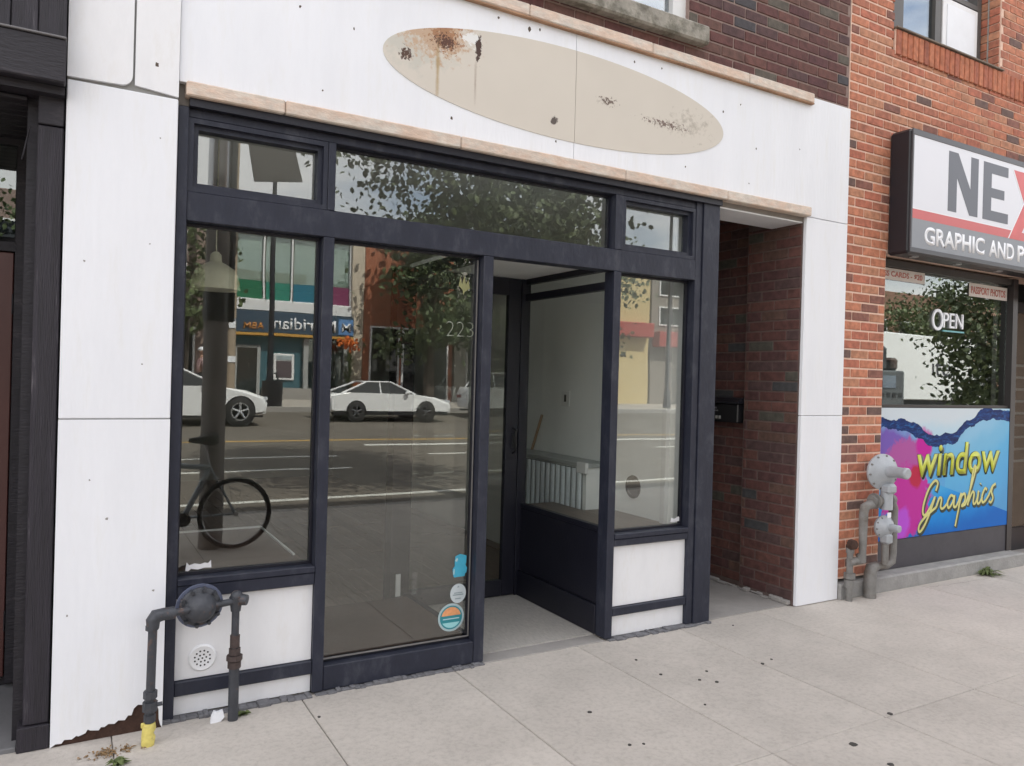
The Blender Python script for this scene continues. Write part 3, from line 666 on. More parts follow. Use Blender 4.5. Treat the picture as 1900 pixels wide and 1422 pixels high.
# ---------------------------------------------------------------- weathered wood building on the left
WB = thing('wood_building', 'dark weathered timber shopfront beside the left white pier, with a maroon door', 'shop', (-1, 0, 0))
x = -.036; rj = random.Random(8); k = 0
while x > -3.4:
    wd = rj.uniform(.085, .15); MB().box(x - wd + .003, x, -.125 + rj.uniform(-.004, .004), -.09, 2.935, 4.2, .003).build('vertical_board', DKWOOD, WB); x -= wd
MB().box(-3.4, -.04, -.089, .3, 2.94, TOP).build('upper_wall', DKWOODH, WB)
MB().box(-3.4, -.034, -.150, -.09, 2.752, 2.928, .006).build('fascia_board', DKWOODH, WB)
MB().box(-3.4, -.034, -.158, -.09, 2.929, 2.937, .002).build('drip_lath', mat('grey_lath', (.16, .155, .16), .7), WB)
MB().box(-.13, -.036, -.03, .05, .105, 2.60, .004).build('post', DKWOOD, WB); MB().box(-.13, -.036, -.032, .05, 2.605, 2.75, .004).build('post', DKWOODH, WB)
MB().box(-.15, -.034, -.045, .06, 0, .102, .004).build('post_base', DKWOOD, WB)
MB().box(-.17, -.037, .051, .70, 0, 2.76).build('side_lining', DKWOODH, WB)
for i in range(8): MB().box(-1.3, -.17, .0 + i * .087, .082 + i * .087, 2.70, 2.715, .003).build('soffit_board', DKWOODH, WB)
MB().box(-3.4, -.037, -.088, .7, 2.72, 2.752).build('soffit_backing', DKWOODH, WB)
MB().box(-1.3, -.172, .68, .75, 2.67, 2.70).build('door_frame', DKWOODH, WB); MB().box(-.235, -.172, .68, .75, .05, 2.669).build('door_frame', DKWOODH, WB); MB().box(-1.3, -.236, .69, .75, 2.155, 2.20).build('door_frame', DKWOODH, WB)
tw = MB().box(-1.3, -.30, .70, .735, 2.21, 2.225).build('window', DKWOODH, WB); MB().box(-1.3, -.24, .71, .715, 2.226, 2.665).build('pane', GLASSD, tw)
wd_ = MB().box(-1.25, -.24, .70, .74, .075, 2.15, .004).build('door', REDDOOR, WB)
MB().box(-.245, -.239, .69, .70, 1.85, 1.95, .002).build('hinge', BLACKM, wd_); MB().box(-.245, -.239, .69, .70, .3, .4, .002).build('hinge', BLACKM, wd_)
MB().tube([(-.16, .02, 2.60), (-.185, .03, 2.46)], .0035).build('bracket', DKWOOD, WB)
MB().box(-1.3, -.15, -.02, .75, -.01, .02, .004).build('step', CONCD, WB)
MB().box(-3.4, -1.3, .0, .1, 0, 2.72).build('wall', DKWOOD, WB); MB().box(-3.4, -.04, .751, 12, 0, 2.7).build('body', DKWOODH, WB); MB().box(-3.4, -.04, .301, 12, 2.94, TOP).build('upper_body', DKWOODH, WB)
NB = thing('brick_neighbour', 'plain brown brick building beyond the dark timber shopfront', 'building', (-8, 0, 0))
MB().box(-14, -3.42, 0, 12, 0, TOP).build('wall', MORT_D, NB)

# ---------------------------------------------------------------- lightbox sign
SG = thing('lightbox_sign', 'black lightbox sign reading NEX and GRAPHIC AND P, fixed to the red brick wall', 'sign', (6, -.1, 2.65))
MB().box(5.572, 9.0, -.186, -.001, 2.655, 3.618, .02).build('housing', BLACKM, SG)
q = MB(); q.box(5.572, 9.0, -.200, -.187, 3.565, 3.612, .003); q.box(5.572, 9.0, -.200, -.187, 2.662, 2.700, .003); q.box(5.572, 5.588, -.200, -.187, 2.70, 3.565); q.build('face_trim', mat('dark_grey_trim', (.06, .062, .07), .4), SG)
fc = MB().box(5.588, 9.0, -.196, -.187, 3.005, 3.565).build('face_panel', SIGNW, SG)
MB().box(5.588, 9.0, -.1965, -.187, 2.925, 2.997).build('red_band', SIGNR, SG); MB().box(5.588, 9.0, -.196, -.187, 2.70, 2.925).build('grey_band', SIGNG, SG)
MB().box(5.588, 9.0, -.1968, -.187, 2.997, 3.005).build('white_line', LETW, SG)
def letter(poly_, name='lettering', m=LETG, y=-.1972): MB().prism(poly_, y, -.1955).build(name, m, SG)
z0_, z1_ = 3.04, 3.52
letter([(6.055, z0_), (6.175, z0_), (6.175, 3.32), (6.36, z0_), (6.48, z0_), (6.48, z1_), (6.37, z1_), (6.37, 3.25), (6.185, z1_), (6.055, z1_)])
letter([(6.555, z0_), (6.945, z0_), (6.945, 3.125), (6.68, 3.125), (6.68, 3.235), (6.88, 3.235), (6.88, 3.315), (6.68, 3.315), (6.68, 3.435), (6.935, 3.435), (6.935, z1_), (6.555, z1_)])
XR = mat('sign_letter_red', (.60, .10, .10), .4)
letter([(7.02, z1_), (7.19, z1_), (7.29, 3.36), (7.40, z1_), (7.56, z1_), (7.37, 3.25), (7.60, 2.925), (7.43, 2.925), (7.28, 3.14), (7.12, 2.925), (6.97, 2.925), (7.20, 3.25)], m=XR, y=-.1978)
letter([(7.02, z1_), (7.005, z1_), (7.185, 3.25), (6.955, 2.925), (6.97, 2.925), (7.20, 3.25)], m=LETW, y=-.1976)
for (wd_t, xa, xb) in [('GRAPHIC', 5.757, 6.60), ('AND', 6.665, 7.06), ('P', 7.115, 7.225)]: link('lettering', text_mesh(wd_t, xb - xa, .142, .001, LETW, off=.03), SG, at=(xa, -.1972, 2.737))
for x in (5.78, 6.38, 7.0, 7.65): MB().lathe([(.035, 0), (.035, .006), (.02, .008)], (x, -.10, 2.655), (0, 0, -1), 12).build('downlight', STEEL, SG)

# ---------------------------------------------------------------- window poster
PO = thing('window_poster', 'blue and magenta water splash poster reading Window Graphics under the print shop window', 'poster', (6.6, .09, .36))
m = bpy.data.materials.new('poster_print'); m.use_nodes = True
n = m.node_tree.nodes; l = m.node_tree.links; b = n['Principled BSDF']; b.inputs['Roughness'].default_value = .5; b.inputs['Specular IOR Level'].default_value = .15
t = n.new('ShaderNodeTexCoord'); sx = n.new('ShaderNodeSeparateXYZ'); l.new(t.outputs['Object'], sx.inputs[0])
def mth(op, a, b_=None, c_=None):
    q = n.new('ShaderNodeMath'); q.operation = op
    for i, v in enumerate((a, b_, c_)):
        if v is None: continue
        if isinstance(v, (int, float)): q.inputs[i].default_value = v
        else: l.new(v, q.inputs[i])
    return q.outputs[0]
def noise(sc, det=5, rough=.6, vec=None, dist=0):
    q = n.new('ShaderNodeTexNoise'); q.inputs['Scale'].default_value = sc; q.inputs['Detail'].default_value = det; q.inputs['Roughness'].default_value = rough; q.inputs['Distortion'].default_value = dist
    l.new(vec or t.outputs['Object'], q.inputs['Vector']); return q.outputs['Fac']
u = mth('DIVIDE', mth('SUBTRACT', sx.outputs['X'], 5.6), 2.015); v = mth('DIVIDE', mth('SUBTRACT', sx.outputs['Z'], .36), 1.09)
def ramp(fac, stops, interp='EASE'):
    q = n.new('ShaderNodeValToRGB'); q.color_ramp.interpolation = interp; e = q.color_ramp.elements
    while len(e) < len(stops): e.new(.5)
    for k_, (p, c) in zip(e, stops): k_.position = p; k_.color = (*(c if isinstance(c, tuple) else (c, c, c)), 1)
    l.new(fac, q.inputs['Fac']); return q.outputs['Color']
def mixc(fac, a, b_):
    q = n.new('ShaderNodeMixRGB'); l.new(fac, q.inputs['Fac']); l.new(a, q.inputs['Color1'])
    if isinstance(b_, tuple): q.inputs['Color2'].default_value = (*b_, 1)
    else: l.new(b_, q.inputs['Color2'])
    return q.outputs['Color']
vv = mth('SUBTRACT', mth('ADD', v, mth('MULTIPLY', mth('SUBTRACT', noise(2.5), .5), .25)), mth('MULTIPLY', mth('POWER', u, 6), .28))
base = ramp(vv, [(0, (.01, .13, .48)), (.22, (.015, .25, .66)), (.42, (.06, .36, .68)), (.62, (.24, .50, .68)), (.8, (.46, .62, .72)), (.95, (.58, .65, .70))])
f = ramp(u, [(0, .885), (.2, .865), (.42, .74), (.55, .76), (.68, .885), (.8, .955), (1, .93)])
dist_ = mth('ABSOLUTE', mth('SUBTRACT', mth('ADD', v, mth('MULTIPLY', mth('SUBTRACT', noise(6), .5), .06)), f))
band = mth('LESS_THAN', mth('SUBTRACT', dist_, mth('MULTIPLY', mth('SUBTRACT', noise(4, 3), .5), .10)), .045)
wv = n.new('ShaderNodeMapping'); wv.inputs['Scale'].default_value = (7, 1, 26); wv.inputs['Rotation'].default_value = (0, .35, 0); l.new(t.outputs['Object'], wv.inputs['Vector'])
water = ramp(noise(1.6, 7, .7, wv.outputs['Vector'], .8), [(.38, (.003, .012, .07)), (.55, (.006, .035, .17)), (.68, (.02, .15, .40)), (.82, (.30, .56, .72))], 'LINEAR')
under = mth('MULTIPLY', mth('LESS_THAN', v, f), mth('GREATER_THAN', mth('ADD', v, mth('MULTIPLY', u, .5)), .62))
c1 = mixc(mth('MULTIPLY', under, .65), base, (.14, .42, .66)); c1 = mixc(mth('MULTIPLY', mth('MULTIPLY', mth('LESS_THAN', u, .5), under), .5), c1, (.10, .30, .62))
def spot(cu, cv, ru, rv, lo, hi, sc=6):
    a = mth('POWER', mth('DIVIDE', mth('SUBTRACT', u, cu), ru), 2); b2 = mth('POWER', mth('DIVIDE', mth('SUBTRACT', v, cv), rv), 2)
    r_ = mth('SUBTRACT', mth('SQRT', mth('ADD', a, b2)), mth('MULTIPLY', noise(sc, 6, .65, None, .6), 1.1))
    q = n.new('ShaderNodeMapRange'); q.inputs['From Min'].default_value = hi; q.inputs['From Max'].default_value = lo; l.new(r_, q.inputs['Value']); return q.outputs['Result']
c1 = mixc(spot(.08, .66, .20, .20, .2, .7), c1, (.17, .10, .42)); c1 = mixc(spot(.22, .60, .15, .17, .3, .5, 14), c1, (.40, .09, .32))
c1 = mixc(spot(.23, .28, .17, .30, .3, .45, 13), c1, (.48, .03, .30)); c1 = mixc(spot(.34, .72, .07, .13, .15, .5), c1, (.50, .01, .30)); c1 = mixc(spot(.29, .47, .05, .10, .2, .5), c1, (.45, .02, .06)); c1 = mixc(spot(.20, .12, .06, .12, .2, .6), c1, (.45, .08, .60))
c1 = mixc(band, c1, water)
l.new(c1, b.inputs['Base Color'])
MB().box(5.602, 7.617, .084, .089, .366, 1.448).build('printed_sheet', m, PO)
YG = mat('lime_print', (.52, .56, .045), .35, var=.18, scale=8); YG2 = mat('pale_yellow_print', (.62, .60, .22), .35, var=.1, scale=8); DKG = mat('dark_green_print', (.015, .035, .022), .4)
for (dx, dz, mm, yy, off) in [(.018, -.018, DKG, .0826, .034), (0, 0, DKG, .0818, .028), (0, 0, YG, .0805, .014)]:
    w1 = text_mesh('window', 1.27, .285, .0006, mm, off=off, shear=.12); o_ = link('lettering', w1, PO, at=(6.19 + dx, yy, .862 + dz)); o_.rotation_euler.y = -R(.3)
def smooth(pts, k=6):
    out = []; P_ = [Vector((p[0], 0, p[1])) for p in pts]
    for i in range(len(P_) - 1):
        a, b_, c_, d = P_[max(i - 1, 0)], P_[i], P_[i + 1], P_[min(i + 2, len(P_) - 1)]
        for s_ in range(k):
            t_ = s_ / k; out.append(.5 * ((2 * b_) + (c_ - a) * t_ + (2 * a - 5 * b_ + 4 * c_ - d) * t_ * t_ + (3 * b_ - a - 3 * c_ + d) * t_ ** 3))
    out.append(P_[-1]); return out
strokes = [
    [(.26, .15), (.285, .215), (.24, .235), (.16, .17), (.10, .06), (.085, -.02), (.12, -.045), (.19, .02), (.25, .10), (.20, .0), (.13, -.11), (.065, -.175), (.035, -.165), (.05, -.115), (.14, -.05), (.27, .01)],
    [(.27, .01), (.315, .085), (.345, .075), (.335, .01), (.37, -.005), (.43, .035)],
    [(.525, .085), (.48, .10), (.435, .045), (.45, -.005), (.50, .03), (.535, .095), (.525, .01), (.56, .0), (.60, .05)],
    [(.60, .05), (.635, .11), (.60, -.02), (.555, -.17)], [(.60, .0), (.645, .09), (.69, .10), (.69, .04), (.645, .0), (.70, .01)],
    [(.70, .01), (.76, .12), (.83, .27), (.845, .335), (.815, .32), (.77, .15), (.735, .0)], [(.745, .03), (.80, .11), (.83, .10), (.82, .02), (.85, .01), (.885, .06)],
    [(.885, .06), (.90, .12), (.885, .02), (.915, .01), (.96, .06)], [(.925, .175), (.93, .185)],
    [(1.03, .12), (1.0, .135), (.955, .07), (.965, .015), (1.01, .025), (1.06, .07)],
    [(1.06, .07), (1.12, .15), (1.105, .10), (1.13, .045), (1.10, .005), (1.065, .02)], [(1.12, .15), (1.17, .17)]]
for (rad, mm, yy, dx, dz) in [(.024, DKG, .0828, .012, -.014), (.0115, YG2, .0805, 0, 0)]:
    q = MB()
    for st in strokes:
        pts = [(6.20 + p.x * 1.03 + dx, yy, .585 + p.z * 1.02 + dz) for p in smooth(st)]
        q.tube(pts, rad, 8)
    for v_ in q.bm.verts: v_.co.y = yy + (v_.co.y - yy) * .05
    q.build('lettering', mm, PO, smooth=40)
def papersign(name, label, x0, x1, z0, z1, txt, y=.128, rot=0):
    t_ = thing(name, label, 'sign', ((x0 + x1) / 2, y, z0))
    MB().box(x0, x1, y, y + .002, z0, z1).build('sheet', mat('faded_paper', (.62, .56, .52), .6, var=.08, scale=5), t_)
    link('lettering', text_mesh(txt, (x1 - x0) * .90, (z1 - z0) * .55, .001, mat('faded_red_print', (.45, .13, .10), .6), off=.02), t_, at=(x0 + (x1 - x0) * .05, y - .0016, z0 + (z1 - z0) * .22))
papersign('window_sign', 'paper strip sign reading BUSINESS CARDS $20 at the left end of the print shop window', 5.46 + .15, 6.30, 2.50, 2.595, 'NESS CARDS - $20')
papersign('window_sign', 'paper strip sign reading PASSPORT PHOTOS near the right edge of the print shop window', 6.97, 7.60, 2.455, 2.575, 'PASSPORT PHOTOS')
OP = thing('open_sign', 'unlit neon style OPEN sign hanging inside the print shop window', 'sign', (6.6, .3, 2.1))
link('lettering', text_mesh('O', .16, .185, .012, mat('pale_tube', (.85, .88, .92), .4), off=.0), OP, at=(6.42, .121, 2.12)); link('lettering', text_mesh('PEN', .30, .13, .012, MATS['pale_tube'], off=0), OP, at=(6.585, .121, 2.15))
MB().box(6.58, 6.90, .121, .133, 2.115, 2.128).build('underline_tube', mat('teal_tube', (.15, .42, .45), .4), OP)
PR = thing('print_machine', 'grey office print machine standing inside the print shop window', 'printer', (6.1, .9, 0))
MG = mat('machine_grey', (.20, .21, .23), .5, var=.08); MG2 = mat('machine_dark', (.07, .075, .085), .4)
MB().box(5.75, 6.75, .5, 1.2, 0, 1.30, .02).build('cabinet', MG, PR); MB().box(5.80, 6.70, .55, 1.15, 1.301, 1.62, .03).build('drawer_unit', MG2, PR)
MB().box(5.80, 6.62, .55, 1.15, 1.622, 1.86, .04).build('scanner_bed', MG, PR); MB().box(5.80, 6.2, .6, 1.1, 1.862, 2.02, .03).build('feeder', MG2, PR); MB().box(6.50, 6.66, .7, .9, 1.862, 1.98, .03).build('control_panel', MG2, PR)
for i in range(5): MB().box(5.84 + i * .17, 5.93 + i * .17, .54, .549, 1.50, 1.56, .003).build('slot', BLACK, PR)

# ---------------------------------------------------------------- gas regulator at the left
GR_ = thing('gas_regulator', 'dark gas regulator on pipes with a yellow taped foot beside the left white pier', 'gas regulator', (.5, -.15, 0))
Lx, Ly, Rx, Ry = .338, -.195, .692, -.105
MB().tube([(Lx - .006, Ly, 0.0), (Lx - .003, Ly, .2), (Lx, Ly, .5)], .0185, 12).build('pipe', PIPE, GR_, smooth=40)
MB().cone((Rx, Ry, 0), (Rx, Ry, .25), .023).cone((Rx, Ry, .25), (Rx, Ry, .52), .017).build('pipe', PIPE, GR_, smooth=40)
for z, r, h in [(.10, .024, .03), (.145, .030, .04), (.20, .028, .03), (.49, .026, .02)]: MB().cone((Lx - .003, Ly, z), (Lx - .003, Ly, z + h), r, n=8).build('fitting', PIPE, GR_, smooth=30)
MB().tube([(Lx - .003, Ly, .165), (Lx + .045, Ly - .005, .17)], .009, 8).build('stop_lever', PIPE, GR_, smooth=30)
q = MB()
for z, r, h in [(.30, .026, .03), (.335, .022, .055), (.24, .030, .03), (.275, .036, .022)]: q.cone((Rx, Ry, z), (Rx, Ry, z + h), r, n=8)
q.build('union', mat('rusty_pipe_fitting', (.060, .042, .038), .75, var=.35, scale=30, bump=.4), GR_, smooth=30)
MB().tube([(Lx, Ly, .495), (Lx + .0, Ly, .53), (Lx + .008, Ly + .001, .545), (Lx + .04, Ly + .01, .548), (Lx + .085, Ly + .02, .547)], [.025, .029, .030, .027, .027], 12).build('elbow', PIPE, GR_, smooth=50)
MB().tube([(Lx + .08, Ly + .02, .546), (.53, -.15, .545), (Rx + .01, Ry, .548)], .0155, 12).build('cross_pipe', PIPE, GR_, smooth=40)
MB().tube([(Rx - .02, Ry, .548), (Rx + .02, Ry - .004, .552), (Rx + .045, Ry - .02, .55)], [.022, .027, .024], 12).tube([(Rx, Ry, .50), (Rx, Ry, .565)], [.022, .03], 12).ball((Rx + .002, Ry, .566), .029).build('elbow', PIPE, GR_, smooth=50)
ax = Vector((.05, -1, -.12)).normalized(); c0 = Vector((.535, -.105, .545))
MB().lathe([(.0, 0), (.083, 0), (.088, .006), (.088, .016), (.084, .02), (.07, .026), (.06, .05), (.046, .07), (.03, .082), (0, .086)], c0, ax, 28).build('diaphragm_case', PIPE, GR_, smooth=35)
MB().lathe([(.078, -.006), (.101, -.006), (.101, .003), (.078, .003)], c0 + ax * .004, ax, 28).build('flange', mat('blue_grey_flange', (.12, .14, .21), .5, metal=.2, var=.2, scale=20), GR_, smooth=35)
q = MB(); uu = ax.orthogonal().normalized(); ww = ax.cross(uu)
for i in range(10):
    p = c0 + (uu * math.cos(i * .628) + ww * math.sin(i * .628)) * .084; q.cone(p + ax * -.008, p + ax * .036, .009, n=6)
q.build('bolts', PIPE, GR_, smooth=30, kind='stuff')
q = MB(); q.tube([(Lx - .008, Ly, 0), (Lx - .006, Ly, .03), (Lx - .010, Ly, .05), (Lx - .004, Ly, .075), (Lx - .004, Ly, .095)], [.026, .029, .024, .028, .023], 10); q.box(Lx - .037, Lx - .02, Ly - .01, Ly, .078, .10, .003); q.build('yellow_wrap', YELLOW, GR_, smooth=60)
VT = thing('vent_cover', 'round white perforated vent cover in the lower left bulkhead panel', 'vent cover', (.57, .0, .25))
VC = (.572, .028, .262)
MB().lathe([(.062, 0), (.062, .006), (.055, .012), (.047, .010), (.0, .010)], VC, (0, -1, 0), 28).build('plate', WHITEB, VT, smooth=40)
q = MB()
for (rr_, nn_) in [(0, 1), (.017, 6), (.034, 12)]:
    for i in range(nn_):
        a = i * 2 * math.pi / nn_ + rr_ * 9; q.lathe([(.0042, 0), (.0042, .0115), (.0, .0115)], (VC[0] + rr_ * math.cos(a), VC[1], VC[2] + rr_ * math.sin(a)), (0, -1, 0), 8)
q.build('perforations', BLACK, VT)

# ---------------------------------------------------------------- gas meter at the right
GM = thing('gas_meter', 'grey gas regulator set with two round cases on pipes before the red brick pier', 'gas meter', (5.35, -.1, 0))
def case(c, r, ax, name='diaphragm_case'):
    c = Vector(c); ax = Vector(ax).normalized()
    MB().lathe([(0, -.03), (r * .7, -.03), (r * .95, -.01), (r, -.006), (r, .010), (r * .95, .014), (r * .75, .03), (r * .55, .05), (r * .3, .06)], c, ax, 28).build(name, PIPEG, GM, smooth=35)
    q = MB(); uu = ax.orthogonal().normalized(); ww = ax.cross(uu)
    for i in range(10):
        p = c + (uu * math.cos(i * .628) + ww * math.sin(i * .628)) * r * .9; q.cone(p + ax * .005, p + ax * .024, r * .06, n=6)
    q.build('bolts', PIPEG2, GM, kind='stuff')
case((5.42, -.12, .965), .138, (-.25, -1, 0)); case((5.43, -.14, .545), .088, (-.25, -1, 0))
MB().lathe([(.045, 0), (.045, .05), (.040, .16), (.043, .165), (.043, .19), (.034, .2), (0, .2)], (5.425, -.14, .975), (-.08, -1, 0), 16).build('spring_tower', PIPEG, GM, smooth=35)
MB().lathe([(.03, 0), (.028, .11), (.022, .115), (0, .115)], (5.43, -.16, .55), (-.05, -1, 0), 16).build('spring_tower', PIPEG, GM, smooth=35)
MB().box(5.39, 5.49, -.21, -.12, .80, .88, .02).cone((5.44, -.15, .68), (5.44, -.15, .83), .045).build('valve_body', PIPEG, GM, smooth=35)
MB().box(5.40, 5.47, -.20, -.12, .42, .50, .015).build('valve_body', PIPEG, GM)
MB().cone((5.30, -.12, .745), (5.56, -.12, .745), .042).cone((5.33, -.12, .745), (5.345, -.12, .745), .06).cone((5.50, -.12, .745), (5.515, -.12, .745), .058).build('union', PIPEG2, GM, smooth=35)
MB().tube([(5.36, -.12, .72), (5.27, -.12, .72), (5.225, -.12, .705), (5.21, -.12, .66), (5.21, -.12, .34), (5.21, -.12, .32)], [.034, .034, .036, .034, .026, .026], 12).build('pipe', PIPEG2, GM, smooth=50)
MB().tube([(5.48, -.13, .73), (5.54, -.13, .72), (5.56, -.13, .68), (5.56, -.13, .33), (5.55, -.13, .27), (5.50, -.12, .24), (5.42, -.10, .24)], [.03, .034, .034, .032, .034, .032, .03], 12).build('pipe', PIPEG2, GM, smooth=50)
MB().tube([(5.42, -.10, .24), (5.37, -.09, .225), (5.355, -.09, .18), (5.355, -.09, 0)], [.034, .046, .048, .046], 14).build('pipe', PIPEG2, GM, smooth=50)
MB().cone((5.44, -.15, .26), (5.44, -.15, .43), .026).build('pipe', PIPEG2, GM, smooth=50)
MB().tube([(5.10, -.09, .295), (5.24, -.10, .300)], .030, 10).build('cross_pipe', PIPEG2, GM, smooth=40); MB().cone((5.21, -.11, .29), (5.21, -.11, .35), .036, n=8).build('fitting', PIPEG2, GM, smooth=40)
MB().tube([(5.12, -.08, 0), (5.12, -.08, .38)], .024, 12).cone((5.12, -.08, .10), (5.12, -.08, .16), .036, n=8).cone((5.12, -.08, .17), (5.12, -.08, .21), .042, n=8).cone((5.12, -.08, .36), (5.12, -.08, .40), .03, n=8).build('pipe', PIPEG2, GM, smooth=40)
MB().box(5.09, 5.15, -.10, -.06, .40, .425, .004).lathe([(.02, 0), (.04, .01), (.035, .05), (.01, .055)], (5.10, -.09, .43), (-.2, -1, .1), 10).build('valve_handle', RUST, GM)
MB().box(5.385, 5.43, -.2, -.195, .625, .665, .002).build('meter_tag', PAPER, GM)

# ---------------------------------------------------------------- small things on and behind the glass
def disc(c, rx, rz_, th=.0006, n=28): return [(c[0] + rx * math.cos(2 * math.pi * k / n), c[1] + rz_ * math.sin(2 * math.pi * k / n)) for k in range(n)]
yg = .0745
TQ = mat('sticker_blue', (.05, .36, .52), .5, var=.12, scale=30); TQ2 = mat('sticker_pale_blue', (.38, .55, .58), .5)
st = thing('sticker', 'torn turquoise sticker on the big pane, highest of three in its lower corner', 'sticker', (1.90, yg, .54))
MB().prism([(1.895, .60), (1.925, .612), (1.965, .60), (1.963, .56), (1.958, .55), (1.97, .53), (1.966, .505), (1.958, .50), (1.955, .485), (1.89, .483), (1.883, .50), (1.88, .53), (1.892, .545), (1.892, .57)], yg - .001, yg).build('torn_sheet', TQ, st)
MB().prism([(1.892, .575), (1.905, .592), (1.912, .585), (1.905, .57)], yg - .0016, yg - .001).prism([(1.882, .50), (1.886, .53), (1.893, .53), (1.892, .50)], yg - .0016, yg - .001).build('torn_edge', TQ2, st)
st = thing('sticker', 'round pale grey sticker between the torn turquoise one and the orange and teal one', 'sticker', (1.92, yg, .38))
MB().prism(disc((1.918, .392), .049, .054), yg - .001, yg).build('disc', mat('sticker_grey', (.50, .56, .58), .5), st)
SPG = mat('sticker_print_grey', (.25, .31, .33), .5)
MB().prism([(1.91, .425), (1.918, .435), (1.926, .425)], yg - .0016, yg - .001).build('print_mark', SPG, st)
for (a, b_, c0_, d_) in [(1.892, 1.945, .392, .398), (1.885, 1.95, .381, .388), (1.90, 1.935, .36, .366)]: MB().box(a, b_, yg - .0016, yg - .001, c0_, d_).build('print_line', SPG, st)
st = thing('sticker', 'round orange and teal sticker, lowest of three on the big pane', 'sticker', (1.88, yg, .27))
c_ = (1.878, .262)
MB().prism(disc(c_, .080, .078), yg - .001, yg).build('rim', mat('sticker_silver', (.36, .46, .48), .5), st)
MB().prism(disc(c_, .068, .066), yg - .0016, yg - .001).build('disc', mat('sticker_teal', (.02, .22, .26), .5), st)
MB().prism([(c_[0] + .060 * math.cos(a), c_[1] + .058 * math.sin(a)) for a in [math.pi * (.06 + .88 * k / 14) for k in range(15)]], yg - .0022, yg - .0016).build('orange_field', mat('sticker_orange', (.72, .32, .14), .5, var=.2, scale=60), st)
MB().prism([(c_[0] + .060 * math.cos(a), c_[1] + .058 * math.sin(a)) for a in [math.pi * (1.16 + .68 * k / 14) for k in range(15)]], yg - .0022, yg - .0016).build('pale_field', mat('sticker_aqua', (.30, .60, .62), .5), st)
MB().box(1.828, 1.928, yg - .0022, yg - .0016, .252, .258).build('print_line', TQ2, st)
scr = mat('torn_white_film', (.78, .78, .79), .6)
st = thing('paper_scrap', 'torn white paper remnant stuck low on the leftmost window', 'paper', (.54, yg, .66))
MB().prism([(.495, .662), (.50, .702), (.512, .688), (.535, .694), (.56, .688), (.58, .694), (.595, .690), (.607, .704), (.610, .668), (.58, .670), (.55, .664), (.52, .670), (.507, .660)], yg - .001, yg).build('scrap', scr, st)
st = thing('paper_scrap', 'torn white paper remnant low on the right window beside the passage', 'paper', (3.53, yg, .69))
MB().prism([(3.47, .680), (3.475, .71), (3.50, .70), (3.54, .715), (3.555, .70), (3.553, .685), (3.51, .680)], yg - .001, yg).build('scrap', scr, st)
st = thing('house_number', 'pale outlined house number 223 on the upper corner of the big pane', 'number', (1.88, yg, 1.88))
link('numerals', text_mesh('223', .17, .085, .0006, mat('pale_decal', (.20, .22, .17), .5), off=-.022), st, at=(1.80, yg - .001, 1.825))
MB().prism([(1.87, 2.11), (1.88, 2.16), (1.89, 2.12), (1.905, 2.17), (1.915, 2.12), (1.93, 2.15), (1.94, 2.10), (1.91, 2.08), (1.90, 2.06), (1.895, 2.09)], yg - .001, yg).build('decal', mat('yellow_decal', (.26, .26, .12), .5), st)
LP_ = thing('pendant_lamp', 'cream enamel bell pendant lamp hanging inside the leftmost window', 'lamp', (.68, .6, 2.05))
MB().lathe([(.128, 0), (.13, .006), (.125, .03), (.118, .07), (.10, .11), (.06, .135), (.032, .15), (.028, .19), (.012, .205), (0, .205)], (.675, .6, 2.035), (0, 0, 1), 28).build('shade', CREAM, LP_, smooth=50)
MB().tube([(.675, .6, 2.24), (.675, .6, 2.84)], .0035, 6).build('cord', CREAM, LP_)
CT = thing('counter', 'white shop counter with a corrugated metal front against the right interior wall', 'counter', (3.5, 1.4, 0))
MB().box(3.41, 3.618, .95, 2.2, .016, .94).build('body', WHITEC, CT)
MB().box(3.404, 3.409, .99, 2.19, .02, .93).build('gap_shade_sheet', mat('counter_shadow_grey', (.30, .32, .32), .8), CT)  # grey sheet added behind the ridges, its colour stands for shade in the gaps
q = MB(); y = 1.03
while y < 2.19: q.cone((3.412, y, .03), (3.412, y, .925), .027, n=10); y += .074
q.build('corrugated_front', mat('corrugated_sheet', (.60, .66, .68), .4, metal=.1), CT)
MB().box(3.385, 3.618, .93, 2.22, .941, .975, .004).build('countertop', mat('counter_grey', (.36, .38, .37), .5), CT); MB().box(3.38, 3.41, .925, 1.04, .90, .98, .003).build('end_block', TRIMW, CT)
sk = link('wooden_stick', MB().tube([(3.602, 1.90, 1.29), (3.60, 2.05, .977)], .012, 8).mesh('wooden_stick', mat('pale_wood', (.36, .25, .16), .7), 40), label='short wooden stick leaning on the wall above the white counter', cat='stick')

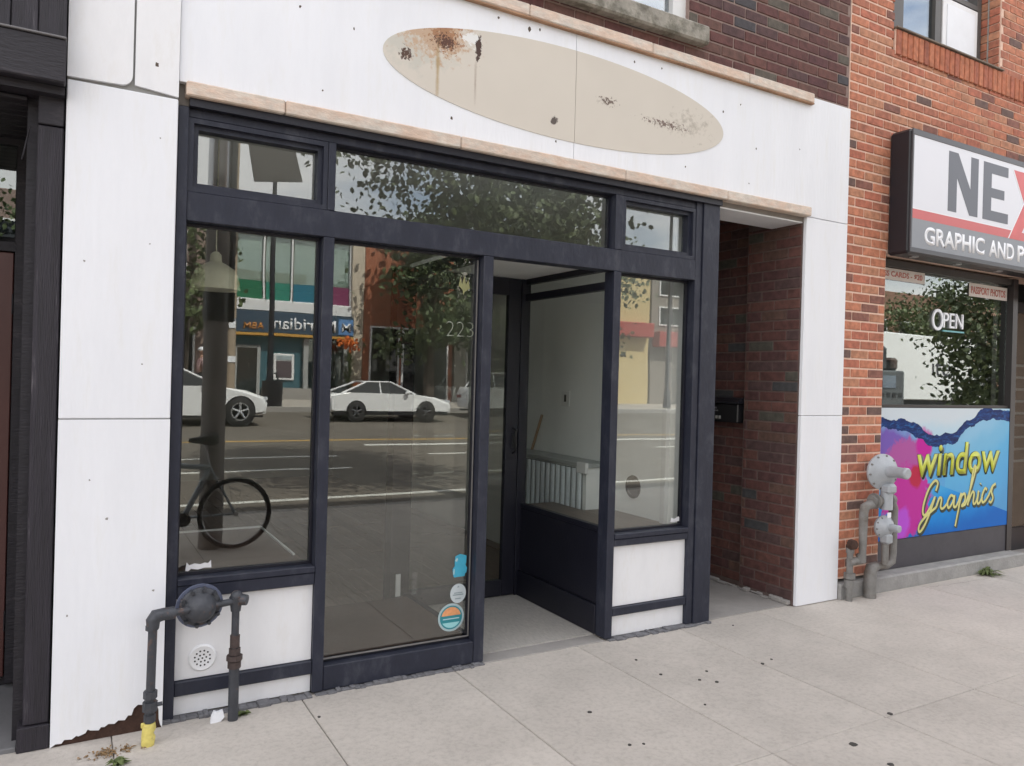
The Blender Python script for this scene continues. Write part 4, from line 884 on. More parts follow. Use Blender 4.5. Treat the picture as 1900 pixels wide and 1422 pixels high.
# ---------------------------------------------------------------- litter, weeds, gum
ls = MB(); ls.prism([(.595, -.002), (.60, .03), (.61, .052), (.625, .045), (.648, .05), (.655, .02), (.64, .002)], -.105, -.085); link('crumpled_paper', ls.mesh('crumpled_paper', PAPER), label='small crumpled white paper lying by the dark pipe at the shop foot', cat='litter')
def weed(name, label, x, y, n_, r_, mm, seed, h=.06):
    rj = random.Random(seed); t_ = thing(name, label, 'weed', (x, y, 0)); q = MB(); s_ = MB()
    for i in range(n_):
        a = rj.uniform(0, 6.28); l_ = rj.uniform(.25, 1) * r_ * (.35 if mm is WD else 1); hh = rj.uniform(.2, 1) * h; w_ = .012 if mm is not WD else .005
        d = Vector((math.cos(a), math.sin(a), 0)); p0 = Vector((x + (rj.gauss(0, .045) if mm is WD else 0), y + (rj.gauss(0, .022) if mm is WD else 0), .001)); p1 = p0 + d * l_ * .5 + Vector((0, 0, hh)); p2 = p0 + d * l_ + Vector((0, 0, hh * .5)); sd_ = Vector((-d.y, d.x, 0)) * w_
        if y + d.y * l_ > -.01 : continue
        q._faces([tuple(p0), tuple(p1 + sd_), tuple(p2), tuple(p1 - sd_)], [(0, 1, 2, 3)])
    q.build('leaves', mm, t_, kind='stuff')
WG = mat('weed_green', (.10, .13, .04), .7, var=.3, scale=30); WD = mat('dry_weed', (.24, .15, .07), .8, var=.3, scale=30)
weed('weed', 'small green weed growing at the concrete foot of the print shop', 7.0, -.075, 70, .17, WG, 1)
weed('weed', 'dry brown tuft of leaves on the pavement under the left white pier', .19, -.20, 90, .085, WD, 2, .012)
weed('weed', 'thin green weed at the bottom edge of the picture under the left white pier', .21, -.33, 16, .06, WG, 3, .03)
weed('weed', 'tiny weed at the foot of the dark regulator pipe near the paper', .74, -.07, 16, .05, WG, 4, .02)
GUM = mat('gum_dark', (.05, .046, .042), .9)
for i, (x, y, r_) in enumerate([(2.217, -.781, .016), (2.869, -.335, .012), (2.852, -.567, .014), (2.992, -.72, .013), (3.117, -.645, .012), (3.056, -.784, .015), (3.496, -.704, .016), (3.598, -.678, .012), (3.542, -1.463, .022), (3.087, -1.588, .03), (2.179, -1.133, .013), (2.241, -1.154, .01), (1.049, -.256, .012), (3.865, -.124, .01), (2.788, -.97, .01), (3.07, -1.78, .02)]):
    k = random.Random(i)
    r_ *= .66; link('gum_spot', MB().prism([(x + r_ * (.75 + .4 * k.random()) * math.cos(a * .628), y + r_ * (.75 + .4 * k.random()) * math.sin(a * .628)) for a in range(10)], -.001, .0035, 'xy').mesh('gum_spot', GUM), label='dark gum spot trodden flat on the pale pavement', cat='gum', group='gum spots on the pavement')
# ================================================================ the street behind the camera (seen in the glass)
def leafmesh(pts, size, rj, m, name='crown'):
    vs = []; fs = []
    for p in pts:
        s_ = size * rj.uniform(.6, 1.25); nrm = Vector((rj.gauss(0, 1), rj.gauss(0, 1), rj.gauss(0, 1))).normalized()
        u_ = nrm.orthogonal().normalized(); w_ = nrm.cross(u_); a = rj.uniform(0, 6.28); u2 = u_ * math.cos(a) + w_ * math.sin(a); w2 = nrm.cross(u2)
        i = len(vs)
        for (a_, b_) in [(-.5, 0), (-.2, .32), (.2, .3), (.55, 0), (.2, -.3), (-.2, -.32)]: vs.append(tuple(p + u2 * a_ * s_ + w2 * b_ * s_ + nrm * (abs(b_) * .25 * s_)))
        fs.append(tuple(range(i, i + 6)))
    me = bpy.data.meshes.new(name); me.from_pydata(vs, [], fs); me.materials.append(m); return me
def tree(label, x, y, z, h, r_, n_, size, seed, m, group=None, tr=.11, zlow=.35, clumps=26, sq=(1, 1)):
    rj = random.Random(seed); t_ = thing('leafy_tree', label, 'tree', (x, y, z), group=group)
    q = MB(); top = Vector((x + rj.uniform(-.2, .2), y + rj.uniform(-.2, .2), z + h * .72))
    q.tube([(x, y, z - .1), (x, y, z + h * .2), (x + .03, y, z + h * .4), top], [tr * 1.25, tr, tr * .8, tr * .35], 10)
    cs = []
    for i in range(clumps):
        a = rj.uniform(0, 6.28); rad = r_ * math.sqrt(rj.uniform(.02, 1)); hz = rj.uniform(zlow, 1)
        fall = math.sqrt(max(.12, 1 - ((hz - (zlow + 1) / 2 + .05) / ((1 - zlow) * .62)) ** 2))
        cs.append(Vector((x + rad * fall * math.cos(a) * sq[0], y + rad * fall * math.sin(a) * sq[1], z + h * hz)))
    for c_ in cs[:14]:
        b0 = Vector((x, y, z + h * rj.uniform(.3, .5))); q.tube([b0, (b0 + c_) / 2 + Vector((0, 0, .15)), c_], [tr * .4, tr * .22, tr * .08], 6)
    q.build('trunk', BARK, t_, smooth=50)
    pts = []
    for i in range(n_):
        c_ = rj.choice(cs); s_ = r_ * .24; pts.append(c_ + Vector((rj.gauss(0, s_), rj.gauss(0, s_), rj.gauss(0, s_ * .7))))
    link('crown', leafmesh(pts, size, rj, m), t_); return t_
# near tree: its crown hangs over the kerb lane
tree('broad leaved street tree at the kerb behind the camera, its crown over the parking lane', 5.15, -5.7, -.05, 7.4, 1.65, 20000, .10, 4, LEAF2, tr=.12, zlow=.44, clumps=60, sq=(1.05, .95))
tree('street tree with a dark trunk standing across the road before the brick building', 11.3, -21.6, zf, 6.6, 1.95, 3800, .24, 5, LEAF2, group='trees across the road', tr=.19, zlow=.33)
tree('slim young tree across the road beside the bank entrance', 3.2, -22, zf, 6.2, 1.5, 1700, .2, 6, LEAF, group='trees across the road', tr=.07, zlow=.42)
for i, (x, y, h, r_) in enumerate([(15.2, -21.8, 6.2, 2.0), (18.6, -22, 6.6, 2.1), (27.5, -22, 6.0, 1.9), (31, -27, 5.6, 2.3), (35, -27.5, 5.9, 2.6), (39.5, -26.5, 6.4, 2.8), (43.5, -24, 6.2, 2.8), (49, -24, 7.4, 3.2), (55, -25, 9, 3.6), (-3.5, -22, 6.4, 2.1), (-9, -22, 6.4, 2.1)]):
    tree(['dense street tree across the road, first beyond the brick building', 'bushy street tree before the pale stone building', 'street tree right of the yellow building', 'wide tree behind the white truck, nearest the grey house', 'wide tree behind the middle of the white truck', 'wide tree behind the nose of the white truck', 'tall tree beyond the white truck', 'very tall tree far down the road', 'farthest tall tree down the road', 'street tree well to the other side of the bank', 'farthest street tree on the bank side'][i], x, y, zf, h, r_, 3400, .20, 20 + i, LEAF2 if i % 2 else LEAF, group='trees across the road', tr=.13, zlow=.3)
tree('low leafed street tree at the kerb outside the print shop', 20.2, -6.2, -.05, 5.6, 1.6, 6500, .15, 44, LEAF2, tr=.10, zlow=.22, clumps=40)
UC = thing('utility_cabinet', 'tall dark grey utility cabinet with a vent row on the kerb far to the right', 'cabinet', (13.1, -5, 0)); MB().box(12.6, 13.6, -5.3, -4.7, 0, 1.95, .03).build('cabinet_body', mat('cabinet_grey', (.09, .10, .11), .5), UC); MB().box(12.75, 13.2, -5.2, -4.8, 1.951, 2.4, .05).build('top_unit', mat('cabinet_dark', (.04, .045, .05), .5), UC); MB().box(13.35, 13.55, -5.2, -4.8, 1.951, 2.2, .05).build('top_unit', mat('cabinet_brown', (.10, .07, .06), .5), UC)
for i in range(5): MB().box(12.68 + i * .18, 12.78 + i * .18, -4.699, -4.69, 1.45, 1.53).build('vent_slot', BLACK, UC)
MB().box(12.9, 13.3, -4.699, -4.685, 1.62, 1.85).build('door_plate', mat('cabinet_plate', (.16, .20, .26), .4), UC)
# near pole, banner, lamp post, bollard
tb = thing('utility_pole', 'thick dark utility pole with a steel upper half and strapped box near the kerb', 'pole', (1.13, -3.42, 0))
MB().cone((1.15, -3.42, 0), (1.145, -3.42, 3.2), .104, .100, 20).build('lower_pole', POLEM, tb, smooth=40)
MB().cone((1.145, -3.42, 3.21), (1.13, -3.42, 8.2), .097, .075, 20).build('steel_sleeve', STEEL, tb, smooth=40)
MB().cone((1.145, -3.42, 2.05), (1.145, -3.42, 2.306), .112, n=20).box(1.22, 1.30, -3.46, -3.38, 2.05, 2.32, .01).build('strapped_box', BLACKM, tb, smooth=40)
MB().tube([(1.265, -3.42, 2.33), (1.265, -3.42, 5.5)], .034, 10).build('conduit', PIPE, tb)
MB().prism([(1.36, 3.86), (1.79, 3.86), (1.90, 3.42), (1.45, 3.36)], -3.44, -3.43).build('sign_plate', mat('sign_back_grey', (.085, .08, .08), .6), tb)
MB().tube([(1.12, -3.42, 3.8), (1.6, -3.435, 3.8)], .012, 8).build('bracket', BLACKM, tb)
def lamp_post(label, x, y, z, h=9):
    t_ = thing('street_lamp', label, 'street lamp', (x, y, z), group='black street lamps across the road')
    MB().cone((x, y, z), (x, y, z + h), .10, .06, 12).build('post', BLACKM, t_, smooth=40); MB().cone((x, y, z), (x, y, z + .8), .17, .12, 12).build('base', BLACKM, t_, smooth=40)
    MB().tube([(x, y, z + h - .3), (x, y + 1.2, z + h + .2), (x, y + 2.2, z + h + .2)], .04, 8).build('arm', BLACKM, t_); MB().box(x - .12, x + .12, y + 2.0, y + 2.7, z + h + .1, z + h + .25, .03).build('lamp_head', BLACKM, t_)
lamp_post('black street lamp beside the litter bin before the bank', 5.55, -20.9, zf); lamp_post('black street lamp before the yellow building', 22, -20.9, zf); lamp_post('black street lamp behind the white truck', 34, -20.9, zf)
wp = thing('wooden_pole', 'pale wooden utility pole across the road before the bank door', 'pole', (4.45, -21.6, zf)); MB().cone((4.45, -21.6, zf), (4.45, -21.6, zf + 9), .15, .11, 12).build('shaft', mat('pale_pole_wood', (.34, .27, .20), .85, var=.2, scale=6), wp, smooth=40); MB().box(4.33, 4.57, -21.46, -21.44, 1.9, 2.1).box(4.35, 4.55, -21.46, -21.44, 3.0, 3.3).build('notice', PAPER, wp)
bn = thing('litter_bin', 'black street litter bin across the road in front of the bank', 'litter bin', (5.5, -20.6, zf))
MB().lathe([(.27, 0), (.30, .05), (.31, .85), (.33, .87), (.33, .9), (.30, .9)], (5.55, -20.55, zf - .1), (0, 0, 1), 20).build('barrel', BLACKM, bn, smooth=40); MB().tube([(5.35, -20.55, zf + .75), (5.45, -20.55, zf + 1.05), (5.65, -20.55, zf + 1.05), (5.75, -20.55, zf + .75)], .03, 8).build('handle_hoop', BLACKM, bn)

# bicycle leaning at the near pole
BK = thing('bicycle', 'dark grey bicycle leaning against the utility pole near the kerb', 'bicycle', (.85, -3.27, 0))
def wheel(cx_, lean=0):
    q = MB(); q.tube([(cx_ + .300 * math.cos(a), -3.27, .325 + .300 * math.sin(a)) for a in [2 * math.pi * k / 40 for k in range(41)]], .021, 8, cap=False); o_ = q.build('tyre', RUBBER, BK, smooth=50)
    q = MB(); q.tube([(cx_ + .283 * math.cos(a), -3.27, .325 + .283 * math.sin(a)) for a in [2 * math.pi * k / 40 for k in range(41)]], .008, 6, cap=False)
    for k in range(14):
        a = k * 2 * math.pi / 14; q.tube([(cx_, -3.27 + (.02 if k % 2 else -.02), .325), (cx_ + .28 * math.cos(a), -3.27, .325 + .28 * math.sin(a))], .0015, 4)
    q.cone((cx_, -3.31, .325), (cx_, -3.23, .325), .022, n=10); q.build('rim', STEEL, o_, smooth=50)
wheel(1.33); wheel(.29)
FRM = mat('bike_frame_grey', (.30, .34, .37), .35, metal=.1)
P_ = {'bb': (.90, -3.27, .31), 'seat': (1.11, -3.27, .74), 'head': (.50, -3.27, .80), 'head2': (.47, -3.27, .68), 'rear': (1.33, -3.27, .325), 'front': (.29, -3.27, .325)}
q = MB(); T = lambda a, b_, r_=.024: q.tube([P_[a], P_[b_]], r_, 8)
T('bb', 'seat'); T('seat', 'head'); T('bb', 'head2', .024); T('bb', 'rear', .012); T('seat', 'rear', .011); q.tube([(.51, -3.27, .84), P_['head2'], P_['front']], .014, 8); q.build('frame', FRM, BK, smooth=50)
MB().tube([P_['seat'], (1.06, -3.27, .96)], .012, 8).build('seat_post', STEEL, BK)
MB().tube([(.93, -3.27, .985), (1.02, -3.27, .985), (1.12, -3.27, .995), (1.17, -3.27, 1.0)], [.018, .035, .065, .05], 10).build('saddle', BLACK, BK, smooth=50)
MB().tube([(.50, -3.55, .98), (.515, -3.40, .96), (.515, -3.27, .90), (.515, -3.14, .96), (.50, -2.99, .98)], .014, 8).build('handlebar', BLACK, BK, smooth=50)
MB().lathe([(.06, -.005), (.06, .005)], (.90, -3.24, .30), (0, 1, 0), 20).tube([(.90, -3.22, .30), (.80, -3.20, .16)], .010).box(.76, .85, -3.2, -3.12, .14, .165).build('crank', BLACKM, BK)

# cars
def car(name, label, x, y, z, face, prof, roof, wheels, L_, W_, paint=CARW, lower=None, rimm=RIM, wr=.32):
    """prof, roof: side outlines (x along the car, z up); built across the width with narrowed roof"""
    t_ = thing(name, label, 'car', (x, y, z)); local(t_); t_.rotation_euler.z = face
    q = MB(); hw = W_ / 2
    q.prism(prof, -hw, hw)
    es = [e for e in q.bm.edges if abs(abs(e.verts[0].co.y) - hw) < 1e-4 and abs(e.verts[0].co.y - e.verts[1].co.y) < 1e-4]
    bmesh.ops.bevel(q.bm, geom=es, offset=.07, segments=3, affect='EDGES')
    body = q.build('body', paint, t_, smooth=40)
    q = MB(); n_ = len(roof); zb = min(p[1] for p in roof); zt = max(p[1] for p in roof)
    wid = lambda z_: hw - .06 - .20 * (z_ - zb) / (zt - zb)
    vs = [(p[0], -wid(p[1]), p[1]) for p in roof] + [(p[0], wid(p[1]), p[1]) for p in roof]
    q._faces(vs, [tuple(range(n_)), tuple(range(n_, 2 * n_))[::-1]] + [(k, n_ + k, n_ + (k + 1) % n_, (k + 1) % n_) for k in range(n_)])
    q.build('glasshouse', CARG, t_)
    # painted roof skin and pillars
    q = MB(); a, b_ = roof[1], roof[2]; y_ = wid(zt)
    q.box(a[0] - .02, b_[0] + .02, -y_ - .01, y_ + .01, zt - .01, zt + .035, .015)
    for (p, r_) in [(0, 1), (3, 2)]:
        for s_ in (-1, 1): q.tube([(roof[p][0], s_ * (wid(roof[p][1]) + .005), roof[p][1]), (roof[r_][0], s_ * (wid(roof[r_][1]) + .005), roof[r_][1])], .035 if p == 0 else .03, 6)
    mid = (a[0] * .45 + b_[0] * .55); 
    for s_ in (-1, 1): q.tube([(mid, s_ * (wid(zb) + .002), zb), (mid, s_ * (wid(zt) + .002), zt)], .022, 6)
    q.build('roof', paint, t_, smooth=40)
    for wx in wheels:
        for s_ in (-1, 1):
            MB().lathe([(wr + .045, 0), (wr + .045, .012)], (wx, s_ * (hw - .008), wr), (0, s_, 0), 28).build('wheel_arch', BLACK, t_)
            wo = MB().lathe([(wr * .6, 0), (wr, .0), (wr, .19), (wr * .92, .21), (wr * .66, .21), (wr * .62, .17)], (wx, s_ * (hw - .18), wr), (0, s_, 0), 28).build('tyre', RUBBER, t_, smooth=40)
            q = MB(); q.lathe([(wr * .66, 0), (wr * .66, .012), (wr * .58, .012), (wr * .58, 0)], (wx, s_ * (hw + .018), wr), (0, s_, 0), 24)
            for k in range(5):
                a_ = k * 2 * math.pi / 5 + .3; q.tube([(wx, s_ * (hw + .02), wr), (wx + wr * .6 * math.cos(a_), s_ * (hw + .025), wr + wr * .6 * math.sin(a_))], .03, 6)
            q.lathe([(.05, 0), (.05, .02)], (wx, s_ * (hw + .018), wr), (0, s_, 0), 12); q.build('rim', rimm, wo, smooth=40)
    for s_ in (-1, 1):
        MB().box(prof[-1][0] if False else L_ / 2 - .10, L_ / 2 - .015, s_ * hw * .72 - .17, s_ * hw * .72 + .17, .60, .70, .02).build('headlight', mat('headlight_glass', (.5, .52, .55), .1), t_)
        MB().box(-L_ / 2 + .0, -L_ / 2 + .05, s_ * hw * .75 - .16, s_ * hw * .75 + .16, .62, .74, .02).build('tail_light', mat('tail_light_red', (.30, .02, .02), .2), t_)
        MB().ball((roof[3][0] - .35, s_ * (hw + .08), zb + .06), .09, (.9, .9, .7)).build('side_mirror', paint, t_, smooth=60)
        MB().box(-L_ / 2 + .15, L_ / 2 - .15, s_ * hw - .01, s_ * hw + .004, .20, .33 if lower else .25, .003).build('side_skirt', lower or BLACK, t_)
        MB().box(-.25, -.10, s_ * hw - .002, s_ * hw + .012, .74, .765, .004).build('door_handle', paint, t_)
    return t_
coupe_p = [(-2.15, .30), (-2.17, .70), (-2.12, .86), (-1.45, .92), (.75, .88), (1.6, .78), (2.1, .62), (2.17, .50), (2.13, .28), (1.6, .22), (-1.6, .22)]
coupe_r = [(-1.75, .90), (-.85, 1.27), (.05, 1.27), (.85, .87)]
sed_p = [(-2.3, .32), (-2.33, .75), (-2.2, .98), (-1.0, 1.0), (1.0, .96), (1.75, .86), (2.2, .70), (2.3, .52), (2.26, .28), (1.7, .24), (-1.7, .24)]
sed_r = [(-1.65, .98), (-.95, 1.42), (.15, 1.45), (1.15, .95)]
yc = -17.6
cp = car('parked_car', 'white old wedge shaped coupe with a black lower side parked across the road', 8.10, yc, rz(yc), 0, coupe_p, coupe_r, (-1.25, 1.2), 4.34, 1.70, lower=BLACK, rimm=mat('dark_rim', (.12, .12, .13), .4, metal=.5), wr=.31)
cp.scale = (.86, .9, .88)
car('parked_car', 'white modern saloon car with silver rims passing before the bank', 2.12, -16.9, rz(-16.9), 0, sed_p, sed_r, (-1.3, 1.62), 4.66, 1.85, wr=.34)
car('parked_car', 'white estate car parked beyond the old coupe', 13.6, -18.3, rz(-18.3), 0, sed_p, [(-2.0, .98), (-1.75, 1.45), (.15, 1.48), (1.15, .95)], (-1.4, 1.42), 4.66, 1.85, wr=.33)
TK = thing('box_truck', 'white box truck with dark lettering standing down the road', 'truck', (33, -17, rz(-17))); z_ = rz(-17)
MB().box(28.8, 36.2, -18.2, -15.9, z_ + .9, z_ + 3.75, .04).build('box', CARW, TK); MB().box(36.3, 38.4, -18.1, -16.0, z_ + .5, z_ + 2.7, .15).build('cab', CARW, TK); MB().box(37.2, 38.35, -18.12, -15.98, z_ + 1.6, z_ + 2.4, .05).build('cab_window', CARG, TK)
MB().box(28.9, 36.3, -17.9, -16.2, z_ + .55, z_ + .9).build('chassis', BLACKM, TK)
for wx in (30.4, 37.2):
    for s_ in (-18.1, -16.1): MB().lathe([(.25, -.15), (.5, -.15), (.5, .15), (.25, .15)], (wx, s_, z_ + .5), (0, 1, 0), 24).build('wheel', RUBBER, TK, smooth=40)
me = text_mesh('ite', 1.3, .75, .01, mat('truck_lettering', (.05, .05, .06), .5), flip=True); o_ = link('lettering', me, TK, at=(32.6, -15.88, z_ + 2.0)); o_.rotation_euler.z = math.pi; o_.location.x += 1.7

# person with a white cap
def person(label, x, y, z, shirt):
    t_ = thing('person', label, 'person', (x, y, z)); local(t_)
    def skin(name, pts, edges, rad, m, lv=1, root=0):
        me = bpy.data.meshes.new(name); me.from_pydata(pts, edges, []); o = bpy.data.objects.new(name, me); C.objects.link(o)
        md = o.modifiers.new('s', 'SKIN')
        for i, r_ in enumerate(rad): me.skin_vertices[0].data[i].radius = (r_ if isinstance(r_, tuple) else (r_, r_)); me.skin_vertices[0].data[i].use_root = i == root
        sb = o.modifiers.new('d', 'SUBSURF'); sb.levels = lv; sb.render_levels = lv
        m2 = bpy.data.meshes.new_from_object(o.evaluated_get(bpy.context.evaluated_depsgraph_get())); bpy.data.objects.remove(o); m2.materials.append(m)
        m2.polygons.foreach_set('use_smooth', [True] * len(m2.polygons)); return m2
    pts = [(0, 0, .95), (0, 0, 1.15), (0, .01, 1.38), (0, .01, 1.50), (0, 0, 1.58), (.17, 0, 1.42), (.24, .02, 1.16), (.22, -.08, .94), (.21, -.10, .86), (-.17, 0, 1.42), (-.25, .04, 1.16), (-.24, .0, .93), (-.23, -.02, .85),
           (.09, 0, .90), (.11, .10, .50), (.11, .14, .08), (.11, .02, .03), (-.09, 0, .90), (-.10, -.12, .50), (-.10, -.06, .08), (-.10, -.18, .03)]
    ed = [(0, 1), (1, 2), (2, 3), (3, 4), (2, 5), (5, 6), (6, 7), (7, 8), (2, 9), (9, 10), (10, 11), (11, 12), (0, 13), (13, 14), (14, 15), (15, 16), (0, 17), (17, 18), (18, 19), (19, 20)]
    rd = [.14, .13, .14, .055, .05, .06, .045, .035, .03, .06, .045, .035, .03, .09, .06, .04, .035, .09, .06, .04, .035]
    for me in [skin('body', pts, ed, rd, mat('skin_tone', (.36, .21, .15), .6))]: link('body', me, t_)
    link('shirt', skin('shirt', pts[:3] + [pts[5], pts[6], pts[9], pts[10]], [(0, 1), (1, 2), (2, 3), (3, 4), (2, 5), (5, 6)], [.165, .155, .16, .08, .065, .08, .065], shirt), t_)
    link('trousers', skin('trousers', [pts[0], pts[13], pts[14], pts[15], pts[17], pts[18], pts[19]], [(0, 1), (1, 2), (2, 3), (0, 4), (4, 5), (5, 6)], [.155, .11, .08, .06, .11, .08, .06], mat('dark_trousers', (.03, .035, .05), .8)), t_)
    MB().ball((0, -.01, 1.68), .105, (.82, .98, 1.15), 16).ball((0, -.115, 1.665), .018, (1, 1, 1.3), 8).ball((.088, 0, 1.67), .02, (.6, 1, 1.4), 8).ball((-.088, 0, 1.67), .02, (.6, 1, 1.4), 8).build('head', MATS['skin_tone'], t_, smooth=60)
    MB().ball((0, .005, 1.73), .108, (.86, 1.0, .72), 16).box(-.075, .075, -.20, -.08, 1.725, 1.738, .004).build('cap', PAPER, t_, smooth=60)
    MB().ball((.035, -.10, 1.69), .011, n=8).ball((-.035, -.10, 1.69), .011, n=8).build('eyes', BLACK, t_); MB().box(-.025, .025, -.108, -.098, 1.615, 1.622).build('mouth', mat('lip', (.25, .10, .09), .5), t_)
    return t_
pp = person('person in a pink shirt and white cap walking behind the white saloon car', 3.5, -20.9, zf + .02, mat('pink_shirt', (.50, .32, .32), .8)); pp.rotation_euler.z = 1.4

# the bank across the road
yb = -24.0
def front(x, z): return None
BA = thing('bank_building', 'beige bank with a dark blue sign band and large upper windows across the road', 'building', (7.2, yb, zf))
MB().box(4.2, 9.62, -34, yb - .35, zf, 7.4).build('body', BEIGE, BA)
for (a, b_) in [(4.2, 5.0), (9.15, 9.62)]: MB().box(a, b_, yb - .35, yb, zf, 7.4, .02).build('pillar', BEIGE, BA)
MB().box(5.0, 9.15, yb - .35, yb, 6.55, 7.4, .02).build('parapet', BEIGE, BA); MB().box(5.0, 9.15, yb - .34, yb - .05, 3.80, 4.15).build('ledge', WHITEB, BA)
bwm = glass_mat('office_glass', tint=(.85, .9, .88), r0=.12, r1=.8)
for i, (a, b_, cc) in enumerate([(5.0, 6.0, (.02, .16, .08)), (6.06, 7.0, (.03, .22, .16)), (7.06, 8.1, (.02, .16, .24)), (8.16, 9.15, (.22, .05, .12))]):
    wf = MB().box(a, b_, yb - .30, yb - .12, 4.151, 4.20).box(a, b_, yb - .30, yb - .12, 6.45, 6.549).box(b_ - .06, b_, yb - .30, yb - .12, 4.20, 6.45).build('window', WHITEB, BA)
    MB().box(a, b_ - .06, yb - .22, yb - .215, 4.85, 6.45).build('pane', bwm, wf); MB().box(a, b_ - .06, yb - .24, yb - .20, 4.20, 4.84).build('spandrel', mat('spandrel_%s' % 'abcd'[i], cc, .3), wf)
    MB().box(a, b_ - .06, yb - .245, yb - .235, 4.85, 6.45).build('blind', mat('pale_blind', (.64, .68, .64), .8), wf)
MB().box(4.95, 9.2, yb - .34, yb + .10, 3.02, 3.76, .02).build('sign_band', mat('bank_sign_blue', (.04, .07, .11), .4), BA); MB().box(4.95, 9.2, yb - .3, yb + .11, 2.93, 3.02, .01).build('sign_edge', mat('bank_orange', (.55, .30, .06), .5), BA)
MB().box(8.60, 9.18, yb + .101, yb + .13, 3.08, 3.66, .02).build('logo_panel', mat('logo_blue', (.12, .26, .52), .4), BA)
def street_text(body, xl, xr, z0, h, m, y):
    me = text_mesh(body, xr - xl, h, .03, m, off=.01); o = link('lettering', me, BA, at=(xr, y, z0)); o.rotation_euler.z = math.pi; return o
street_text('Meridian', 6.30, 8.50, 3.16, .42, LETW, yb + .131); street_text('M', 8.72, 9.06, 3.20, .32, LETW, yb + .16); street_text('ABM', 5.25, 5.95, 3.14, .22, mat('abm_orange', (.62, .25, .05), .5), yb + .131)
MB().box(5.0, 9.15, yb - .349, yb - .30, zf + .1, 2.92).build('entrance_wall', TEAL, BA); MB().box(6.0, 9.15, yb - .299, yb + .02, zf + .05, 1.02).build('stone_base', CONC2, BA)
bd = MB(); bd.box(5.02, 5.12, yb - .29, yb - .2, zf + .1, 2.6); bd.box(5.82, 5.94, yb - .29, yb - .2, zf + .1, 2.6); bd.box(5.12, 5.82, yb - .29, yb - .2, 2.5, 2.6); bdo = bd.build('door', mat('brushed_frame', (.34, .35, .35), .4), BA); MB().box(5.12, 5.82, yb - .25, yb - .245, zf + .1, 2.5).build('pane', GLASSD, bdo)
bd = MB(); bd.box(7.45, 7.62, yb - .29, yb - .1, zf + .1, 2.9); bd.box(8.9, 9.1, yb - .29, yb - .1, zf + .1, 2.9); bdo = bd.build('door', mat('brushed_frame', (.34, .35, .35), .4), BA); MB().box(7.62, 8.9, yb - .25, yb - .245, zf + .1, 2.9).build('pane', GLASSD, bdo)
at_ = MB().box(6.40, 7.15, yb - .29, yb - .22, 1.30, 2.32, .03).build('cash_machine', WHITEB, BA); MB().box(6.5, 7.05, yb - .219, yb - .20, 1.4, 2.05, .01).build('screen', mat('atm_dark', (.10, .08, .09), .3), at_); MB().box(6.5, 7.05, yb - .219, yb - .20, 2.08, 2.25, .01).build('header', mat('atm_grey', (.35, .42, .45), .4), at_)
PP_ = thing('spiky_plant', 'tall spiky green plant with orange flowers beside the bank door', 'plant', (8.9, yb + .6, zf)); rj = random.Random(9); q = MB()
for i in range(150):
    a = rj.uniform(0, 6.28); el = rj.uniform(.2, 1.4); zc = zf + rj.uniform(.3, 1.6); d = Vector((math.cos(a) * math.cos(el), math.sin(a) * math.cos(el), math.sin(el))); p0 = Vector((8.85, yb + .7, zc)); l_ = rj.uniform(.35, .6); sdv = d.cross(Vector((0, 0, 1))).normalized() * .035
    q._faces([tuple(p0), tuple(p0 + d * l_ * .5 + sdv), tuple(p0 + d * l_ - Vector((0, 0, .1))), tuple(p0 + d * l_ * .5 - sdv)], [(0, 1, 2, 3)])
q.build('leaves', LEAF, PP_, kind='stuff'); q = MB()
for i in range(60): q.ball((8.85 + rj.gauss(0, .22), yb + .75 + rj.gauss(0, .2), 2.75 + rj.gauss(0, .16)), .06, n=6)
q.build('flowers', mat('orange_flower', (.70, .16, .02), .6), PP_, kind='stuff'); MB().lathe([(.25, 0), (.33, .55), (.3, .55)], (8.85, yb + .7, zf + .05), (0, 0, 1), 16).build('pot', CONC2, PP_)
def far_building(name, label, x0, x1, h, m, wins, cat='building', low=None, y=yb, wm=None):
    t_ = thing(name, label, cat, ((x0 + x1) / 2, y, zf)); MB().box(x0, x1, y - 10, y, zf, h, .02).build('wall', m, t_)
    for (a, b_, z0, z1) in wins:
        wf = MB(); f_ = .07
        wf.box(a, b_, y + .001, y + .06, z0, z0 + f_); wf.box(a, b_, y + .001, y + .06, z1 - f_, z1); wf.box(a, a + f_, y + .001, y + .06, z0 + f_, z1 - f_); wf.box(b_ - f_, b_, y + .001, y + .06, z0 + f_, z1 - f_)
        wo = wf.build('window', wm or WHITEB, t_); MB().box(a + f_, b_ - f_, y + .002, y + .02, z0 + f_, z1 - f_).build('pane', CARG, wo)
    if low:
        MB().box(x0 + .1, x1 - .1, y + .001, y + .5, low[0], low[1], .03).build('awning' if low[2] else 'fascia', low[3], t_)
    return t_
far_building('brick_building', 'orange brick building beside the bank with dark glazing below', 9.63, 13.4, 7.1, BRFAR, [(9.9, 11.1, zf + .1, 3.5), (11.2, 12.2, zf + .1, 3.5), (12.3, 13.2, zf + .1, 3.5)])
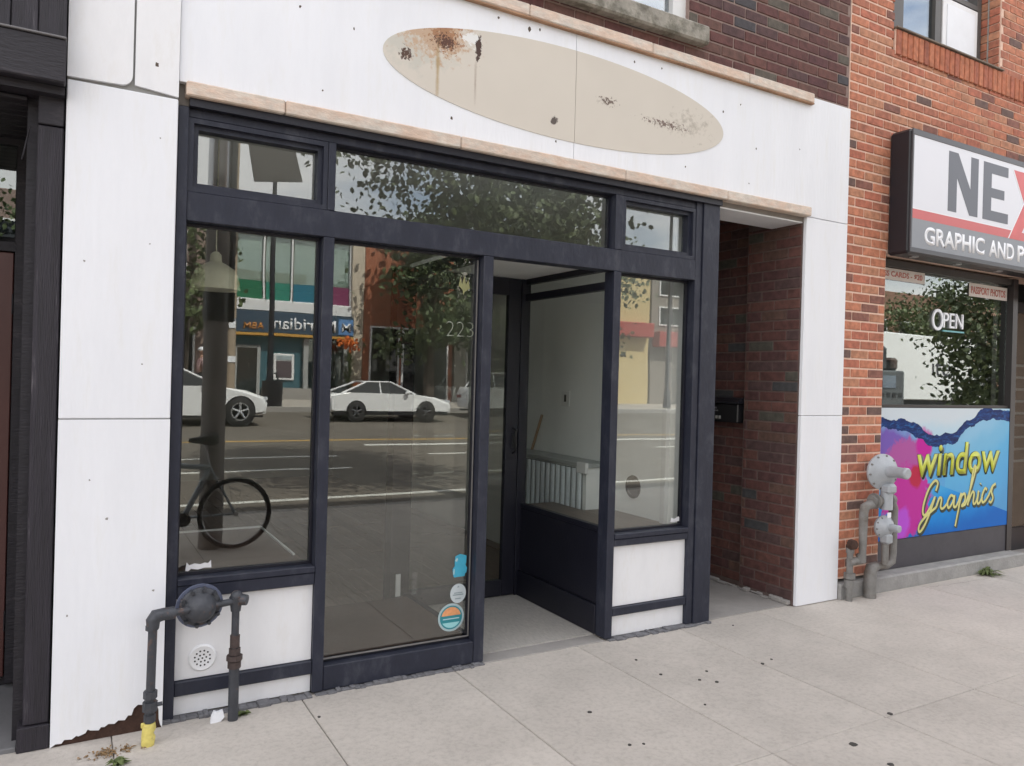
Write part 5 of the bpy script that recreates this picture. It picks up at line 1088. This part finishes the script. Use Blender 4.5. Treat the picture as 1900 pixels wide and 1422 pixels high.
far_building('stone_building', 'pale stone building behind the street trees', 13.5, 20.4, 7.4, mat('pale_stone', (.42, .40, .36), .8, var=.1), [(14 + i * 1.5, 15 + i * 1.5, 4.6, 6.4) for i in range(4)] + [(14 + i * 2.1, 15.8 + i * 2.1, 1.2, 3.3) for i in range(3)])
far_building('yellow_building', 'yellow rendered building with a red shop fascia across the road', 20.5, 23.6, 7.6, mat('yellow_render', (.60, .48, .24), .8, var=.06), [(20.8, 21.6, 5.4, 7.2)], low=(3.7, 4.35, 1, mat('red_awning', (.38, .05, .04), .6)))
far_building('grey_house', 'taupe house with white framed bay windows beside the yellow building', 23.7, 27.6, 7.2, mat('taupe_siding', (.26, .23, .20), .8, var=.06), [(24.1, 25.4, 5.7, 6.7), (24.1, 25.4, 4.3, 5.2), (25.9, 27.0, 5.2, 6.9)], low=(3.3, 4.0, 1, mat('red_awning', (.38, .05, .04), .6)))
far_building('low_shops', 'low grey row of shops beyond the grey house', 27.7, 33, 5.0, mat('grey_render', (.32, .31, .30), .8), [(28.2, 30, 1.2, 3.2), (30.5, 32.4, 1.2, 3.2)])
far_building('brown_tower_block', 'tall narrow brown block rising above the trees down the road', 40.4, 43.5, 11.8, mat('brown_block', (.20, .15, .12), .85), [(40.8 + i * 1.4, 41.6 + i * 1.4, 3 + 2.6 * k, 4.3 + 2.6 * k) for i in range(2) for k in range(3)], y=-34)
far_building('dark_brick_shops', 'dark brick row of shops left of the bank', -3.5, 4.15, 7.2, MORT_D, [(-3 + i * 2.4, -1.4 + i * 2.4, 4.6, 6.3) for i in range(3)] + [(-3 + i * 2.4, -1.1 + i * 2.4, 1.1, 3.1) for i in range(3)])
far_building('cream_shops', 'cream rendered shops farthest left across the road', -16, -3.6, 7.6, BEIGE, [(-15 + i * 3, -13 + i * 3, 4.6, 6.3) for i in range(4)] + [(-15 + i * 3, -12.6 + i * 3, 1.1, 3.1) for i in range(4)])
far_building('far_terrace', 'long terrace of shops far down the road', 45, 80, 8.2, mat('terrace_brick', (.26, .15, .11), .85), [(46 + i * 3, 47.6 + i * 3, 4.6, 6.3) for i in range(8)], y=-28)
